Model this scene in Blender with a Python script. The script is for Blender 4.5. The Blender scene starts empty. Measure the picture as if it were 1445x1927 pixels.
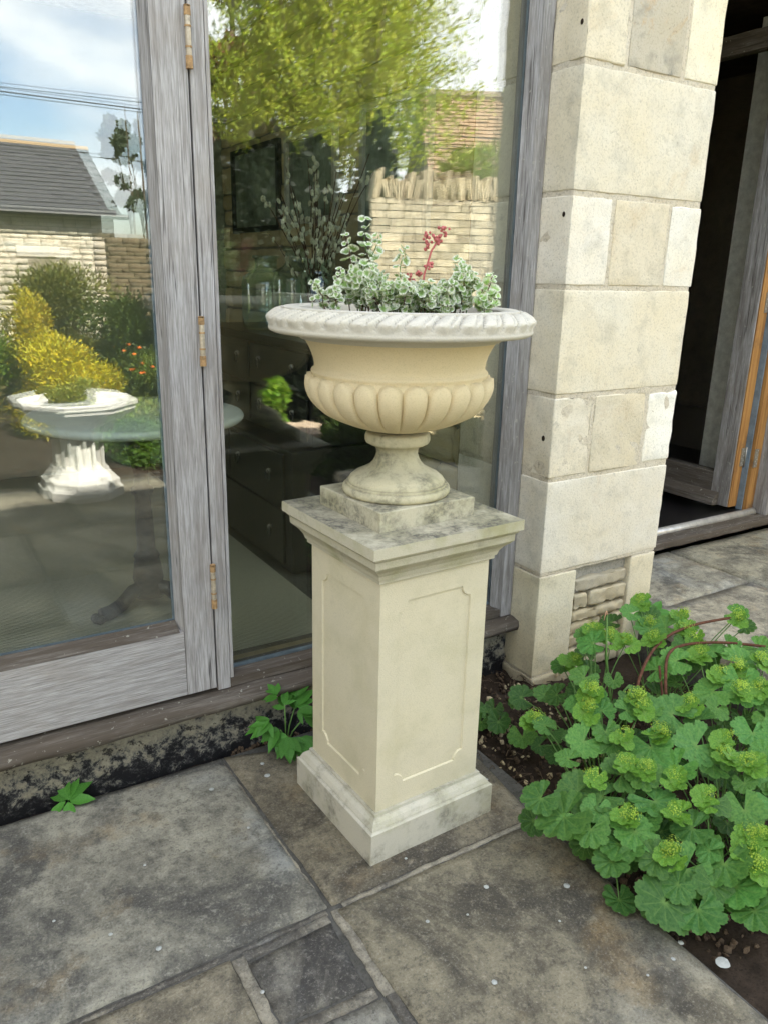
import bpy, bmesh, math, random
import numpy as np
from mathutils import Vector, Matrix, noise, Euler
R = math.radians
rnd = random.Random(7)
S = bpy.context.scene
COL = S.collection

# ------------------------------------------------------------------ camera
cam = bpy.data.cameras.new('camera')
cam.sensor_fit = 'VERTICAL'; cam.sensor_height = 24.0
cam.lens = 24.0 * 1459.26 / 1927.0
cam.clip_start = 0.02; cam.clip_end = 600
co = bpy.data.objects.new('camera', cam); COL.objects.link(co)
_r = Vector((0.85316647, -0.52119487, 0.02151459)); _u = Vector((0.1358151, 0.2617652, 0.95552773)); _f = Vector((0.50364792, 0.81230221, -0.29411543))
co.matrix_world = Matrix(((_r.x, _u.x, -_f.x, 0), (_r.y, _u.y, -_f.y, 0), (_r.z, _u.z, -_f.z, 1.4), (0, 0, 0, 1)))
S.camera = co

# ------------------------------------------------------------------ light
SUN_EL, SUN_AZ = R(47), R(16)          # azimuth from +Y towards +X
sd = Vector((math.sin(SUN_AZ) * math.cos(SUN_EL), math.cos(SUN_AZ) * math.cos(SUN_EL), math.sin(SUN_EL)))
sl = bpy.data.lights.new('sun', 'SUN'); sl.energy = 5.0; sl.angle = R(0.5); sl.color = (1, .95, .86)
so = bpy.data.objects.new('sun', sl); COL.objects.link(so)
so.rotation_euler = sd.to_track_quat('Z', 'Y').to_euler(); so.location = (0, 0, 30)
W = bpy.data.worlds.new('World'); S.world = W; W.use_nodes = True
wt = W.node_tree; wt.nodes.clear()
def wn(t, **k):
    n = wt.nodes.new(t)
    for a, b in k.items(): setattr(n, a, b)
    return n
sky = wn('ShaderNodeTexSky', sky_type='NISHITA', sun_disc=False)
sky.sun_elevation = SUN_EL; sky.sun_rotation = SUN_AZ; sky.air_density = 1.0; sky.dust_density = 1.4; sky.ozone_density = 1.0
tc = wn('ShaderNodeTexCoord')
mp = wn('ShaderNodeMapping'); mp.inputs['Scale'].default_value = (1, 1, 2.6); mp.inputs['Location'].default_value = (0.35, 0.2, 0.0)
n1 = wn('ShaderNodeTexNoise'); n1.inputs['Scale'].default_value = 2.6; n1.inputs['Detail'].default_value = 9; n1.inputs['Roughness'].default_value = .52
cr = wn('ShaderNodeValToRGB'); cr.color_ramp.elements[0].position = .44; cr.color_ramp.elements[1].position = .60
n2 = wn('ShaderNodeTexNoise'); n2.inputs['Scale'].default_value = 5; n2.inputs['Detail'].default_value = 5
cc = wn('ShaderNodeMix', data_type='RGBA'); cc.inputs[6].default_value = (4.6, 4.8, 5.1, 1); cc.inputs[7].default_value = (9.5, 9.5, 9.3, 1)
mx = wn('ShaderNodeMix', data_type='RGBA')
bg = wn('ShaderNodeBackground'); bg.inputs['Strength'].default_value = .10
ow = wn('ShaderNodeOutputWorld')
L = wt.links.new
L(tc.outputs['Generated'], mp.inputs['Vector']); L(mp.outputs[0], n1.inputs['Vector']); L(mp.outputs[0], n2.inputs['Vector'])
vm = wn('ShaderNodeVectorMath', operation='DOT_PRODUCT'); vm.inputs[1].default_value = Vector((.59, -.77, .25)).normalized(); nv = wn('ShaderNodeVectorMath', operation='NORMALIZE')
mr = wn('ShaderNodeMapRange', clamp=True); mr.inputs[1].default_value = .972; mr.inputs[2].default_value = .995; mr.inputs[4].default_value = .16
ad = wn('ShaderNodeMath', operation='ADD')
L(tc.outputs['Generated'], nv.inputs[0]); L(nv.outputs[0], vm.inputs[0]); L(vm.outputs['Value'], mr.inputs[0]); L(mr.outputs[0], ad.inputs[0]); L(n1.outputs[0], ad.inputs[1]); L(ad.outputs[0], cr.inputs[0]); L(n2.outputs[0], cc.inputs[0]); L(cr.outputs[0], mx.inputs[0]); L(sky.outputs[0], mx.inputs[6]); L(cc.outputs[2], mx.inputs[7])
L(mx.outputs[2], bg.inputs[0]); L(bg.outputs[0], ow.inputs[0])
vs = S.view_settings
vs.view_transform = 'Standard'; vs.look = 'None'; vs.exposure = 2.62; vs.gamma = 1.0; vs.use_curve_mapping = False
S.cycles.max_bounces = 12; S.cycles.transparent_max_bounces = 24; S.cycles.glossy_bounces = 6; S.cycles.transmission_bounces = 8; S.cycles.diffuse_bounces = 5
S.cycles.caustics_reflective = False; S.cycles.caustics_refractive = False
S.cycles.sample_clamp_indirect = 6

# ------------------------------------------------------------------ materials
class NT:
    def __init__(s, name):
        s.m = bpy.data.materials.new(name); s.m.use_nodes = True; s.t = s.m.node_tree; s.t.nodes.clear()
        s.out = s.n('ShaderNodeOutputMaterial'); s.tc = s.n('ShaderNodeTexCoord'); s.oi = s.n('ShaderNodeObjectInfo')
    def n(s, t, **k):
        x = s.t.nodes.new(t)
        for a, b in k.items(): setattr(x, a, b)
        return x
    def l(s, a, b): s.t.links.new(a, b)
    def put(s, sock, v):
        if hasattr(v, 'is_output') or isinstance(v, bpy.types.NodeSocket): s.l(v, sock)
        else:
            if isinstance(v, tuple) and len(v) == 3 and sock.type == 'RGBA': v = v + (1,)
            sock.default_value = v
    def vec(s, scale=(1, 1, 1), rand=True, src='Object'):
        v = s.tc.outputs[src]
        if rand:
            a = s.n('ShaderNodeVectorMath', operation='MULTIPLY_ADD'); cb = s.n('ShaderNodeCombineXYZ')
            s.l(s.oi.outputs['Random'], cb.inputs[0]); s.l(s.oi.outputs['Random'], cb.inputs[1]); s.l(s.oi.outputs['Random'], cb.inputs[2])
            s.l(cb.outputs[0], a.inputs[0]); a.inputs[1].default_value = (37, 53, 71); s.l(v, a.inputs[2]); v = a.outputs[0]
        m = s.n('ShaderNodeMapping'); s.l(v, m.inputs[0]); m.inputs['Scale'].default_value = scale
        return m.outputs[0]
    def noise(s, v, scale, detail=5, rough=.55, dist=0, col=False):
        x = s.n('ShaderNodeTexNoise'); s.l(v, x.inputs['Vector']); x.inputs['Scale'].default_value = scale
        x.inputs['Detail'].default_value = detail; x.inputs['Roughness'].default_value = rough; x.inputs['Distortion'].default_value = dist
        return x.outputs[1 if col else 0]
    def vor(s, v, scale, feature='F1', out=0, rand=1.0):
        x = s.n('ShaderNodeTexVoronoi', feature=feature); s.l(v, x.inputs['Vector']); x.inputs['Scale'].default_value = scale; x.inputs['Randomness'].default_value = rand
        return x.outputs[out]
    def ramp(s, f, stops, interp='LINEAR'):
        x = s.n('ShaderNodeValToRGB'); s.l(f, x.inputs[0]); e = x.color_ramp.elements; x.color_ramp.interpolation = interp
        while len(e) < len(stops): e.new(.5)
        for i, (p, c) in enumerate(stops):
            e[i].position = p
            if not isinstance(c, tuple): c = (c, c, c)
            e[i].color = c + (1,)
        return x.outputs[0]
    def mix(s, f, a, b, mode='MIX'):
        x = s.n('ShaderNodeMix', data_type='RGBA', blend_type=mode); s.put(x.inputs[0], f); s.put(x.inputs[6], a); s.put(x.inputs[7], b); return x.outputs[2]
    def math(s, op, a, b=0.0, clamp=False):
        x = s.n('ShaderNodeMath', operation=op, use_clamp=clamp); s.put(x.inputs[0], a); s.put(x.inputs[1], b); return x.outputs[0]
    def bump(s, h, st, dist=.01, nrm=None):
        x = s.n('ShaderNodeBump'); s.l(h, x.inputs['Height']); x.inputs['Strength'].default_value = st; x.inputs['Distance'].default_value = dist
        if nrm is not None: s.l(nrm, x.inputs['Normal'])
        return x.outputs[0]
    def up(s):
        g = s.n('ShaderNodeNewGeometry'); x = s.n('ShaderNodeSeparateXYZ'); s.l(g.outputs['Normal'], x.inputs[0]); return x.outputs[2]
    def z(s, src='Object'):
        x = s.n('ShaderNodeSeparateXYZ'); s.l(s.tc.outputs[src], x.inputs[0]); return x.outputs
    def pbr(s, col, rough=.8, nrm=None, spec=.3, metal=0.0, **k):
        p = s.n('ShaderNodeBsdfPrincipled'); s.put(p.inputs['Base Color'], col); s.put(p.inputs['Roughness'], rough); p.inputs['Specular IOR Level'].default_value = spec; p.inputs['Metallic'].default_value = metal
        if nrm is not None: s.l(nrm, p.inputs['Normal'])
        for a, b in k.items(): s.put(p.inputs[a.replace('_', ' ')], b)
        s.l(p.outputs[0], s.out.inputs[0]); return s.m

def m_plain(name, col, rough=.6, spec=.3, metal=0, var=.25, sc=20, bump=.15):
    t = NT(name); v = t.vec(); f = t.noise(v, sc, 6, .65)
    c = t.mix(t.ramp(f, [(.3, 0.0), (.7, 1.0)]), tuple(x * (1 - var) for x in col), tuple(min(1, x * (1 + var)) for x in col))
    return t.pbr(c, rough, t.bump(f, bump, .004), spec, metal)

def m_oak(name, axis, dark=0.0):
    t = NT(name); hi, lo = 380, 17
    sc = [hi, hi, hi]; sc[axis] = lo
    v = t.vec(tuple(sc)); f = t.noise(v, 1.0, 6, .62)
    sc2 = [60, 60, 60]; sc2[axis] = 3.2
    f2 = t.noise(t.vec(tuple(sc2)), 1.0, 4, .6)
    big = t.noise(t.vec(), 5, 5, .6)
    c = t.ramp(f, [(.25, (.15, .145, .14)), (.40, (.29, .285, .28)), (.56, (.39, .385, .385)), (.75, (.52, .52, .525))])
    c = t.mix(t.ramp(f2, [(.36, .55), (.5, 0.0)]), c, (.19, .175, .165))
    c = t.mix(t.ramp(big, [(.5, 0.0), (.75, .45)]), c, (.25, .215, .175))
    # checks: long dark splits
    sc3 = [42, 42, 42]; sc3[axis] = .8
    f3 = t.noise(t.vec(tuple(sc3)), 1.0, 3, .5)
    split = t.ramp(f3, [(.485, 0.0), (.498, .8), (.502, .8), (.515, 0.0)])
    bign = t.noise(t.vec(), 3, 2)
    split = t.math('MULTIPLY', split, t.ramp(bign, [(.45 - dark * .2, 0.0), (.62 - dark * .2, 1.0)]))
    c = t.mix(split, c, (.035, .03, .028))
    if dark > .5:
        c = t.mix(1.0, c, (.62, .58, .52), 'MULTIPLY'); sk = [110, 110, 110]; sk[axis] = 4; c = t.mix(t.ramp(t.noise(t.vec(tuple(sk)), 1.0, 5, .7), [(.38, .9), (.5, 0.0)]), c, (.05, .042, .035))
    if dark > 0:
        sd_ = [26, 26, 26]; sd_[axis] = 3.5; d = t.noise(t.vec(tuple(sd_)), 1.0, 7, .7)
        c = t.mix(t.ramp(d, [(.5 - dark * .3, 0.0), (.7 - dark * .2, min(1, dark * 1.2))]), c, (.085, .07, .055))
        c = t.mix(t.ramp(t.noise(t.vec(), 60, 3), [(.66, 0.0), (.7, .5)]), c, (.42, .42, .36))
    c = t.mix(1.0, c, (1.0, .985, .95), 'MULTIPLY')
    h = t.math('SUBTRACT', f, split)
    return t.pbr(c, .85, t.bump(h, .4, .0025), .2)

def m_stone(name, base=(.44, .40, .30), pits=1.0, warm=1.0, grey=1.0):
    t = NT(name); v = t.vec()
    a = t.noise(v, 3.2, 6, .6); b = t.noise(v, 11, 8, .62); g = t.noise(v, 150, 3, .7)
    c = t.mix(t.ramp(a, [(.35, 0.0), (.65, 1.0)]), base, tuple(x * y for x, y in zip(base, (1.0, .95, .85))))
    c = t.mix(t.ramp(b, [(.52, 0.0), (.72, .55 * grey)]), c, (.30, .29, .24))
    c = t.mix(t.ramp(t.noise(v, 5, 7, .7, .6), [(.6, 0.0), (.72, .45 * warm)]), c, (.50, .36, .2))
    c = t.mix(t.ramp(g, [(.3, .35), (.5, 0.0)]), c, (.22, .2, .16))
    c = t.mix(t.ramp(t.noise(v, 26, 6, .8, .4), [(.60, 0.0), (.68, .5 * grey)]), c, (.20, .20, .18))
    c = t.mix(t.ramp(t.noise(v, 1.7, 8, .75), [(.60, 0.0), (.70, .35 * grey)]), c, (.24, .23, .19))
    c = t.mix(1.0, c, t.oi.outputs['Color'], 'MULTIPLY')
    pit = t.ramp(t.vor(v, 70), [(.0, 0.0), (.22, 1.0)])
    pm = t.ramp(t.noise(v, 7, 3), [(.5, 1.0), (.62, 0.0)])
    pit = t.math('MAXIMUM', pit, pm)
    c = t.mix(t.math('MULTIPLY', t.math('SUBTRACT', 1.0, pit), .4 * pits), c, (.16, .14, .1))
    h = t.math('ADD', t.math('MULTIPLY', g, .25), t.math('ADD', t.math('MULTIPLY', b, .9), t.math('MULTIPLY', pit, .35 * pits)))
    return t.pbr(c, .92, t.bump(h, .75, .006), .15)

def m_cast(name, base, stain=.5, algae=.3, topdark=.4, speck=1.0):
    """reconstituted stone of the urn and pedestal: fine grain, algae, black specks"""
    t = NT(name); v = t.vec(rand=False)
    a = t.noise(v, 4, 5, .6); g = t.noise(v, 320, 2, .7); b = t.noise(v, 14, 8, .66)
    c = t.mix(t.ramp(a, [(.35, 0.0), (.68, 1.0)]), base, tuple(x * y for x, y in zip(base, (.94, .95, .98))))
    c = t.mix(t.ramp(g, [(.3, .25), (.5, 0.0)]), c, tuple(x * .5 for x in base))
    al = t.ramp(t.noise(v, 6.5, 6, .62), [(.47, 0.0), (.66, algae)])
    c = t.mix(al, c, (.30, .29, .14))
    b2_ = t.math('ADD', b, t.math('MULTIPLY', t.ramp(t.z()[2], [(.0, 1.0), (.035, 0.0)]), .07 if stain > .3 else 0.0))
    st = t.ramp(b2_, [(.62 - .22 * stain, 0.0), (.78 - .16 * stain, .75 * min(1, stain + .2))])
    ge = t.n('ShaderNodeNewGeometry')
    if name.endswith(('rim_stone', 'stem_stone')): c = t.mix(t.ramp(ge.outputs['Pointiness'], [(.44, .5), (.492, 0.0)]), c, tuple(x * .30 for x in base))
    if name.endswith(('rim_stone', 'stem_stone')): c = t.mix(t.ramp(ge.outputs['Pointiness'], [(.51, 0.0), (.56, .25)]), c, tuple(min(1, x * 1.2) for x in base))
    fine = t.ramp(t.noise(v, 75, 5, .75), [(.4, 0.0), (.58, 1.0)])
    st = t.math('MULTIPLY', st, t.math('ADD', t.math('MULTIPLY', fine, .8), .2))
    c = t.mix(st, c, (.085, .082, .07))
    if topdark > 0:
        u = t.ramp(t.up(), [(.75, 0.0), (.95, 1.0)])
        w = t.ramp(t.noise(v, 13, 8, .72), [(.36, 0.0), (.62, topdark)])
        w = t.math('MULTIPLY', w, t.math('ADD', .45, t.math('MULTIPLY', fine, .55)))
        c = t.mix(t.math('MULTIPLY', u, w), c, (.11, .105, .095))
    return t.pbr(c, .9, t.bump(t.math('ADD', g, t.math('MULTIPLY', b, .7)), .32, .0022), .15)

def m_slab():
    t = NT('flagstone'); v = t.vec()
    a = t.noise(v, 2.3, 5, .55, .3); b = t.noise(v, 8, 8, .68); g = t.noise(v, 170, 4, .75); s = t.noise(v, 55, 4, .7)
    c = t.mix(t.ramp(a, [(.38, 0.0), (.62, 1.0)]), (.19, .178, .140), (.28, .262, .205))
    c = t.mix(t.ramp(t.noise(v, 2.4, 9, .68, .7), [(.47, 0.0), (.58, .9)]), c, (.062, .059, .053))
    c = t.mix(t.ramp(t.noise(v, 2.0, 4, .5), [(.56, 0.0), (.7, .7)]), c, (.23, .245, .25))
    c = t.mix(t.ramp(t.noise(v, 4.4, 6, .65), [(.56, 0.0), (.7, .6)]), c, (.24, .18, .10))
    c = t.mix(t.ramp(b, [(.4, .55), (.55, 0.0)]), c, (.06, .056, .05)); w_ = t.noise(v, 34, 6, .8); c = t.mix(t.ramp(w_, [(.36, .6), (.49, 0.0)]), c, (.05, .047, .042)); c = t.mix(t.ramp(w_, [(.54, 0.0), (.68, .5)]), c, (.36, .34, .28))
    c = t.mix(1.0, c, t.oi.outputs['Color'], 'MULTIPLY')
    c = t.mix(t.ramp(g, [(.3, .6), (.47, 0.0)]), c, (.035, .034, .03))
    c = t.mix(t.ramp(g, [(.55, 0.0), (.75, .5)]), c, (.40, .38, .33))
    c = t.mix(t.ramp(s, [(.62, 0.0), (.72, .5)]), c, (.04, .038, .034))
    h = t.math('ADD', t.math('MULTIPLY', g, .35), t.math('ADD', t.math('ADD', b, w_), t.math('MULTIPLY', s, .4)))
    return t.pbr(c, .88, t.bump(h, .8, .007), .25)

def m_mortar(name, c1, c2):
    t = NT(name); v = t.vec(); f = t.noise(v, 9, 7, .7); g = t.noise(v, 120, 4, .75)
    c = t.mix(t.ramp(f, [(.35, 0.0), (.65, 1.0)]), c1, c2); c = t.mix(t.ramp(g, [(.32, .6), (.5, 0.0)]), c, tuple(x * .35 for x in c1))
    return t.pbr(c, .95, t.bump(t.math('ADD', f, g), .7, .006), .1)

def m_leaf(name, c1, c2, rough=.5, trans=.3, sc=30, veins=False, tint=True, rim=None):
    t = NT(name); v = t.vec(); f = t.noise(v, sc, 4, .6)
    c = t.mix(t.ramp(f, [(.35, 0.0), (.65, 1.0)]), c1, c2)
    if tint: c = t.mix(1.0, c, t.oi.outputs['Color'], 'MULTIPLY')
    at = t.n('ShaderNodeVertexColor', layer_name='tint')
    if veins or rim is not None: c = t.mix(at.outputs[0], rim if rim is not None else (.16, .27, .06), c)
    else: c = t.mix(1.0, c, at.outputs[0], 'MULTIPLY') if name.startswith('crown') else c
    p = t.n('ShaderNodeBsdfPrincipled'); t.put(p.inputs['Base Color'], c); p.inputs['Roughness'].default_value = rough; p.inputs['Specular IOR Level'].default_value = .22
    t.l(t.bump(f, .3, .003), p.inputs['Normal'])
    d = t.n('ShaderNodeBsdfTranslucent'); cb = t.mix(1.0, c, (1.0, 1.1, .55), 'MULTIPLY'); t.l(cb, d.inputs[0])
    m = t.n('ShaderNodeMixShader'); m.inputs[0].default_value = trans; t.l(p.outputs[0], m.inputs[1]); t.l(d.outputs[0], m.inputs[2]); t.l(m.outputs[0], t.out.inputs[0])
    return t.m

def m_glass(name, f0=.06, tint=(.95, .975, .96), wave=.0, pw=4.0):
    t = NT(name); lw = t.n('ShaderNodeLayerWeight'); lw.inputs[0].default_value = .5
    fac = t.math('ADD', f0, t.math('MULTIPLY', t.math('POWER', lw.outputs['Facing'], pw), .85), True)
    tr = t.n('ShaderNodeBsdfTransparent'); tr.inputs[0].default_value = tint + (1,)
    gl = t.n('ShaderNodeBsdfGlossy'); gl.inputs['Roughness'].default_value = 0.0; gl.inputs[0].default_value = (1, 1, 1, 1)
    if wave:
        h = t.noise(t.vec((1, 1, .6)), 2.3, 1, .4); t.l(t.bump(h, wave, .05), gl.inputs['Normal'])
    m = t.n('ShaderNodeMixShader'); t.l(fac, m.inputs[0]); t.l(tr.outputs[0], m.inputs[1]); t.l(gl.outputs[0], m.inputs[2]); t.l(m.outputs[0], t.out.inputs[0])
    return t.m

M = {}
M['oakz'] = m_oak('silvered_oak_upright', 2); M['oakx'] = m_oak('silvered_oak_level', 0)
M['oakxd'] = m_oak('weathered_oak_sill', 0, .8); M['oakzd'] = m_oak('weathered_oak_post', 2, .35); M['oaky'] = m_oak('weathered_oak_leaf', 1, .7); M['oakzg'] = m_oak('weathered_oak_stile', 2, .45)
M['ashlar'] = m_stone('ashlar_limestone', (.66, .63, .545), .7, .7, .7); M['ashlar_lichen'] = m_stone('lichened_limestone', (.50, .48, .41), 1.0, 2.0, 1.8); M['rubble'] = m_stone('rubble_limestone', (.42, .375, .27), 1.2, .8, .8)
M['pier_mortar'] = m_mortar('lime_mortar', (.58, .51, .38), (.62, .57, .46)); M['grey_mortar'] = m_mortar('grey_mortar', (.30, .29, .25), (.40, .38, .32))
M['slab'] = m_slab(); M['bed_mortar'] = m_mortar('paving_bed', (.07, .066, .056), (.13, .125, .11)); M['joint'] = m_mortar('joint_mortar', (.17, .163, .14), (.26, .25, .22)); M['pale_mortar'] = m_mortar('pale_mortar', (.26, .22, .16), (.34, .30, .22))
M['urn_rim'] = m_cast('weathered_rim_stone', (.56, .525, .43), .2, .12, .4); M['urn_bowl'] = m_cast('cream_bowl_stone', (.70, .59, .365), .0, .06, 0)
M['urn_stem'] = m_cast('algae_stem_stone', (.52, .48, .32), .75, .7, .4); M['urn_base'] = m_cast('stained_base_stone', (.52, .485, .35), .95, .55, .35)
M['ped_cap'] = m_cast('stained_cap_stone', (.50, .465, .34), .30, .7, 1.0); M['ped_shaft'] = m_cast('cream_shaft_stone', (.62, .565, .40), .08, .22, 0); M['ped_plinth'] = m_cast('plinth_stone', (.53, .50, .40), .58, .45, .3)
M['glass'] = m_glass('pane_glass', .075, (.972, .985, .975), .0); M['glass_thin'] = m_glass('bottle_glass', .12, (.72, .86, .80), 0, 2.0)
M['spacer'] = m_plain('grey_glazing_spacer', (.16, .21, .25), .5); M['bead'] = m_plain('oiled_timber_strip', (.28, .22, .11), .6)
M['soil'] = m_mortar('dark_soil', (.022, .016, .011), (.055, .04, .028)); M['clod'] = m_mortar('soil_clods', (.04, .028, .02), (.14, .10, .065))
M['brown'] = m_plain('rusty_iron', (.10, .045, .028), .9, .1, 0, .4, 60)
M['black'] = m_plain('black_lacquer', (.012, .011, .011), .35, .5); M['iron'] = m_plain('cast_iron', (.02, .021, .022), .5, .5)
M['marble'] = m_plain('pale_marble', (.62, .68, .64), .25, .5, 0, .08, 5, .02); M['plaster'] = m_plain('grey_green_plaster', (.26, .29, .22), .9, .1, 0, .06, 3); M['white'] = m_plain('white_paint', (.75, .75, .72), .6)
M['orange'] = None

def m_orange():
    t = NT('oiled_oak'); v = t.vec((70, 70, 3)); f = t.noise(v, 1, 5, .6)
    c = t.ramp(f, [(.3, (.22, .10, .03)), (.7, (.46, .25, .08))])
    c = t.mix(t.ramp(t.noise(t.vec(), 7, 6, .65), [(.55, 0.0), (.72, .8)]), c, (.08, .06, .045))
    return t.pbr(c, .6, t.bump(f, .3, .003), .3)
M['orange'] = m_orange()
def m_plinth():
    t = NT('flaking_plinth'); v = t.vec(rand=False)
    a = t.noise(v, 19, 9, .78, .4); b = t.noise(v, 45, 5, .7); z = t.z()[2]
    k = t.math('ADD', a, t.math('MULTIPLY', t.math('SUBTRACT', z, .165), 1.5))
    k = t.math('ADD', k, t.math('MULTIPLY', t.math('SUBTRACT', b, .5), .35))
    c = t.ramp(k, [(.40, (.012, .012, .013)), (.47, (.05, .05, .048)), (.50, (.16, .155, .13)), (.55, (.24, .22, .16)), (.7, (.34, .32, .24))])
    c = t.mix(t.ramp(t.noise(v, 22, 6, .75), [(.57, 0.0), (.6, .85)]), c, (.012, .011, .012))
    return t.pbr(c, .9, t.bump(k, .9, .012), .2)
M['plinth'] = m_plinth()
def m_sisal():
    t = NT('sisal_weave'); v = t.vec(rand=False)
    w = t.n('ShaderNodeTexWave', wave_type='BANDS', bands_direction='DIAGONAL'); t.l(v, w.inputs[0]); w.inputs['Scale'].default_value = 45; w.inputs['Distortion'].default_value = 2.5
    c = t.mix(w.outputs[1], (.30, .29, .21), (.50, .48, .37)); return t.pbr(c, .95, t.bump(w.outputs[1], .8, .004), .1)
M['sisal'] = m_sisal()
def m_slate():
    t = NT('roof_slate'); v = t.vec(rand=False); f = t.noise(v, 8, 6, .7)
    c = t.mix(t.ramp(f, [(.35, 0.0), (.7, 1.0)]), (.035, .036, .04), (.085, .08, .08)); c = t.mix(1.0, c, t.oi.outputs['Color'], 'MULTIPLY'); return t.pbr(c, .6, t.bump(f, .5, .01), .4)
M['slate'] = m_slate()
M['stone_tile'] = m_stone('stone_roof_tile', (.24, .20, .155), 1, 1, 1)
M['ground'] = m_mortar('garden_ground', (.05, .07, .022), (.09, .10, .035)); M['gravel'] = m_mortar('pink_gravel', (.42, .32, .22), (.55, .43, .32))
M['lm'] = m_leaf('mantle_leaf', (.050, .155, .032), (.110, .245, .052), .5, .28, 9, veins=True)
M['lmf'] = m_leaf('mantle_flower', (.28, .42, .05), (.42, .52, .09), .6, .35, 60, tint=True)
M['stalk'] = m_plain('green_stalk', (.10, .20, .045), .6); M['twig'] = m_plain('brown_twig', (.10, .055, .035), .8)
M['weed'] = m_leaf('weed_leaf', (.05, .18, .025), (.10, .27, .045), .45, .25, 40)
M['var'] = m_leaf('variegated_leaf', (.15, .26, .07), (.26, .38, .12), .6, .25, 60, rim=(.80, .80, .70))
M['red'] = m_plain('dark_red_bud', (.42, .12, .11), .6); M['dry'] = m_plain('dry_leaf', (.40, .24, .14), .8)
M['willow'] = m_leaf('crown_willow', (.30, .36, .035), (.48, .52, .08), .5, .4, 2, tint=False)
M['beech'] = m_leaf('crown_copper', (.09, .028, .02), (.16, .05, .03), .5, .3, 2, tint=False)
M['shrub'] = m_leaf('crown_shrub', (1, 1, 1), (.7, .7, .7), .5, .35, 2, tint=True)
M['bark'] = m_plain('tree_bark', (.10, .075, .05), .95)
M['catkin'] = m_plain('silver_catkin', (.60, .60, .42), .8)
M['font'] = m_cast('white_font_stone', (.62, .60, .54), .05, .1, .1)
M['pale_oak'] = m_oak('grey_blue_oak', 2, .3); M['steel'] = m_plain('dull_steel', (.35, .33, .28), .4, .5, .7); M['hinge'] = m_plain('rusty_brass', (.42, .36, .26), .5, .5, .3, .35, 60); M['rustcap'] = m_plain('orange_rust', (.33, .21, .10), .8, .2, 0, .45, 90)
M['alu'] = m_plain('threshold_strip', (.55, .54, .50), .35, .5, .4)
M['picture'] = m_plain('dark_print', (.22, .27, .22), .4, .4, 0, .8, 6); M['mount'] = m_plain('pale_mount', (.5, .5, .42), .7)
M['lichen'] = m_plain('white_lichen', (.36, .37, .34), .95, .1, 0, .15, 90)

# ------------------------------------------------------------------ helpers
def props(o, label=None, cat=None, group=None, kind=None):
    if label: o['label'] = label
    if cat: o['category'] = cat
    if group: o['group'] = group
    if kind: o['kind'] = kind
    return o
def root(name, loc, label=None, cat=None, group=None, kind=None):
    o = bpy.data.objects.new(name, None); o.empty_display_size = .1; COL.objects.link(o); o.location = loc
    return props(o, label, cat, group, kind)
def wl(o):
    v = Vector((0, 0, 0))
    while o is not None: v = v + Vector(o.location); o = o.parent
    return v
def link(name, me, m, parent=None, loc=None, col=None):
    o = bpy.data.objects.new(name, me); COL.objects.link(o)
    if m is not None and not me.materials: me.materials.append(m)
    if parent is not None: o.parent = parent
    if loc is not None: o.location = loc
    if col: o.color = tuple(col) + (1,)
    return o
def part(name, bm, m, parent=None, smooth=False, col=None, own=True):
    """bmesh in world coordinates -> object whose origin is the middle of its underside"""
    vs_ = [v.co for v in bm.verts]
    lo = Vector((min(v.x for v in vs_), min(v.y for v in vs_), min(v.z for v in vs_))); hi = Vector((max(v.x for v in vs_), max(v.y for v in vs_), max(v.z for v in vs_)))
    org = Vector(((lo.x + hi.x) / 2, (lo.y + hi.y) / 2, lo.z))
    for v in bm.verts: v.co -= org
    me = bpy.data.meshes.new(name); bm.normal_update(); bm.to_mesh(me); bm.free()
    if smooth: me.polygons.foreach_set('use_smooth', [True] * len(me.polygons))
    base = wl(parent) if parent is not None else Vector((0, 0, 0))
    return link(name, me, m, parent, org - base, col)
def BM(): return bmesh.new()
def box(bm, x0, x1, y0, y1, z0, z1, bev=0.0):
    r = bmesh.ops.create_cube(bm, size=1.0, matrix=Matrix.Translation(((x0 + x1) / 2, (y0 + y1) / 2, (z0 + z1) / 2)) @ Matrix.Diagonal((x1 - x0, y1 - y0, z1 - z0, 1)))
    if bev:
        es = list({e for v in r['verts'] for e in v.link_edges}); bmesh.ops.bevel(bm, geom=es, offset=bev, segments=2, affect='EDGES', profile=.6)
    return bm
def B(*a, **k): return box(BM(), *a, **k)
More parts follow.
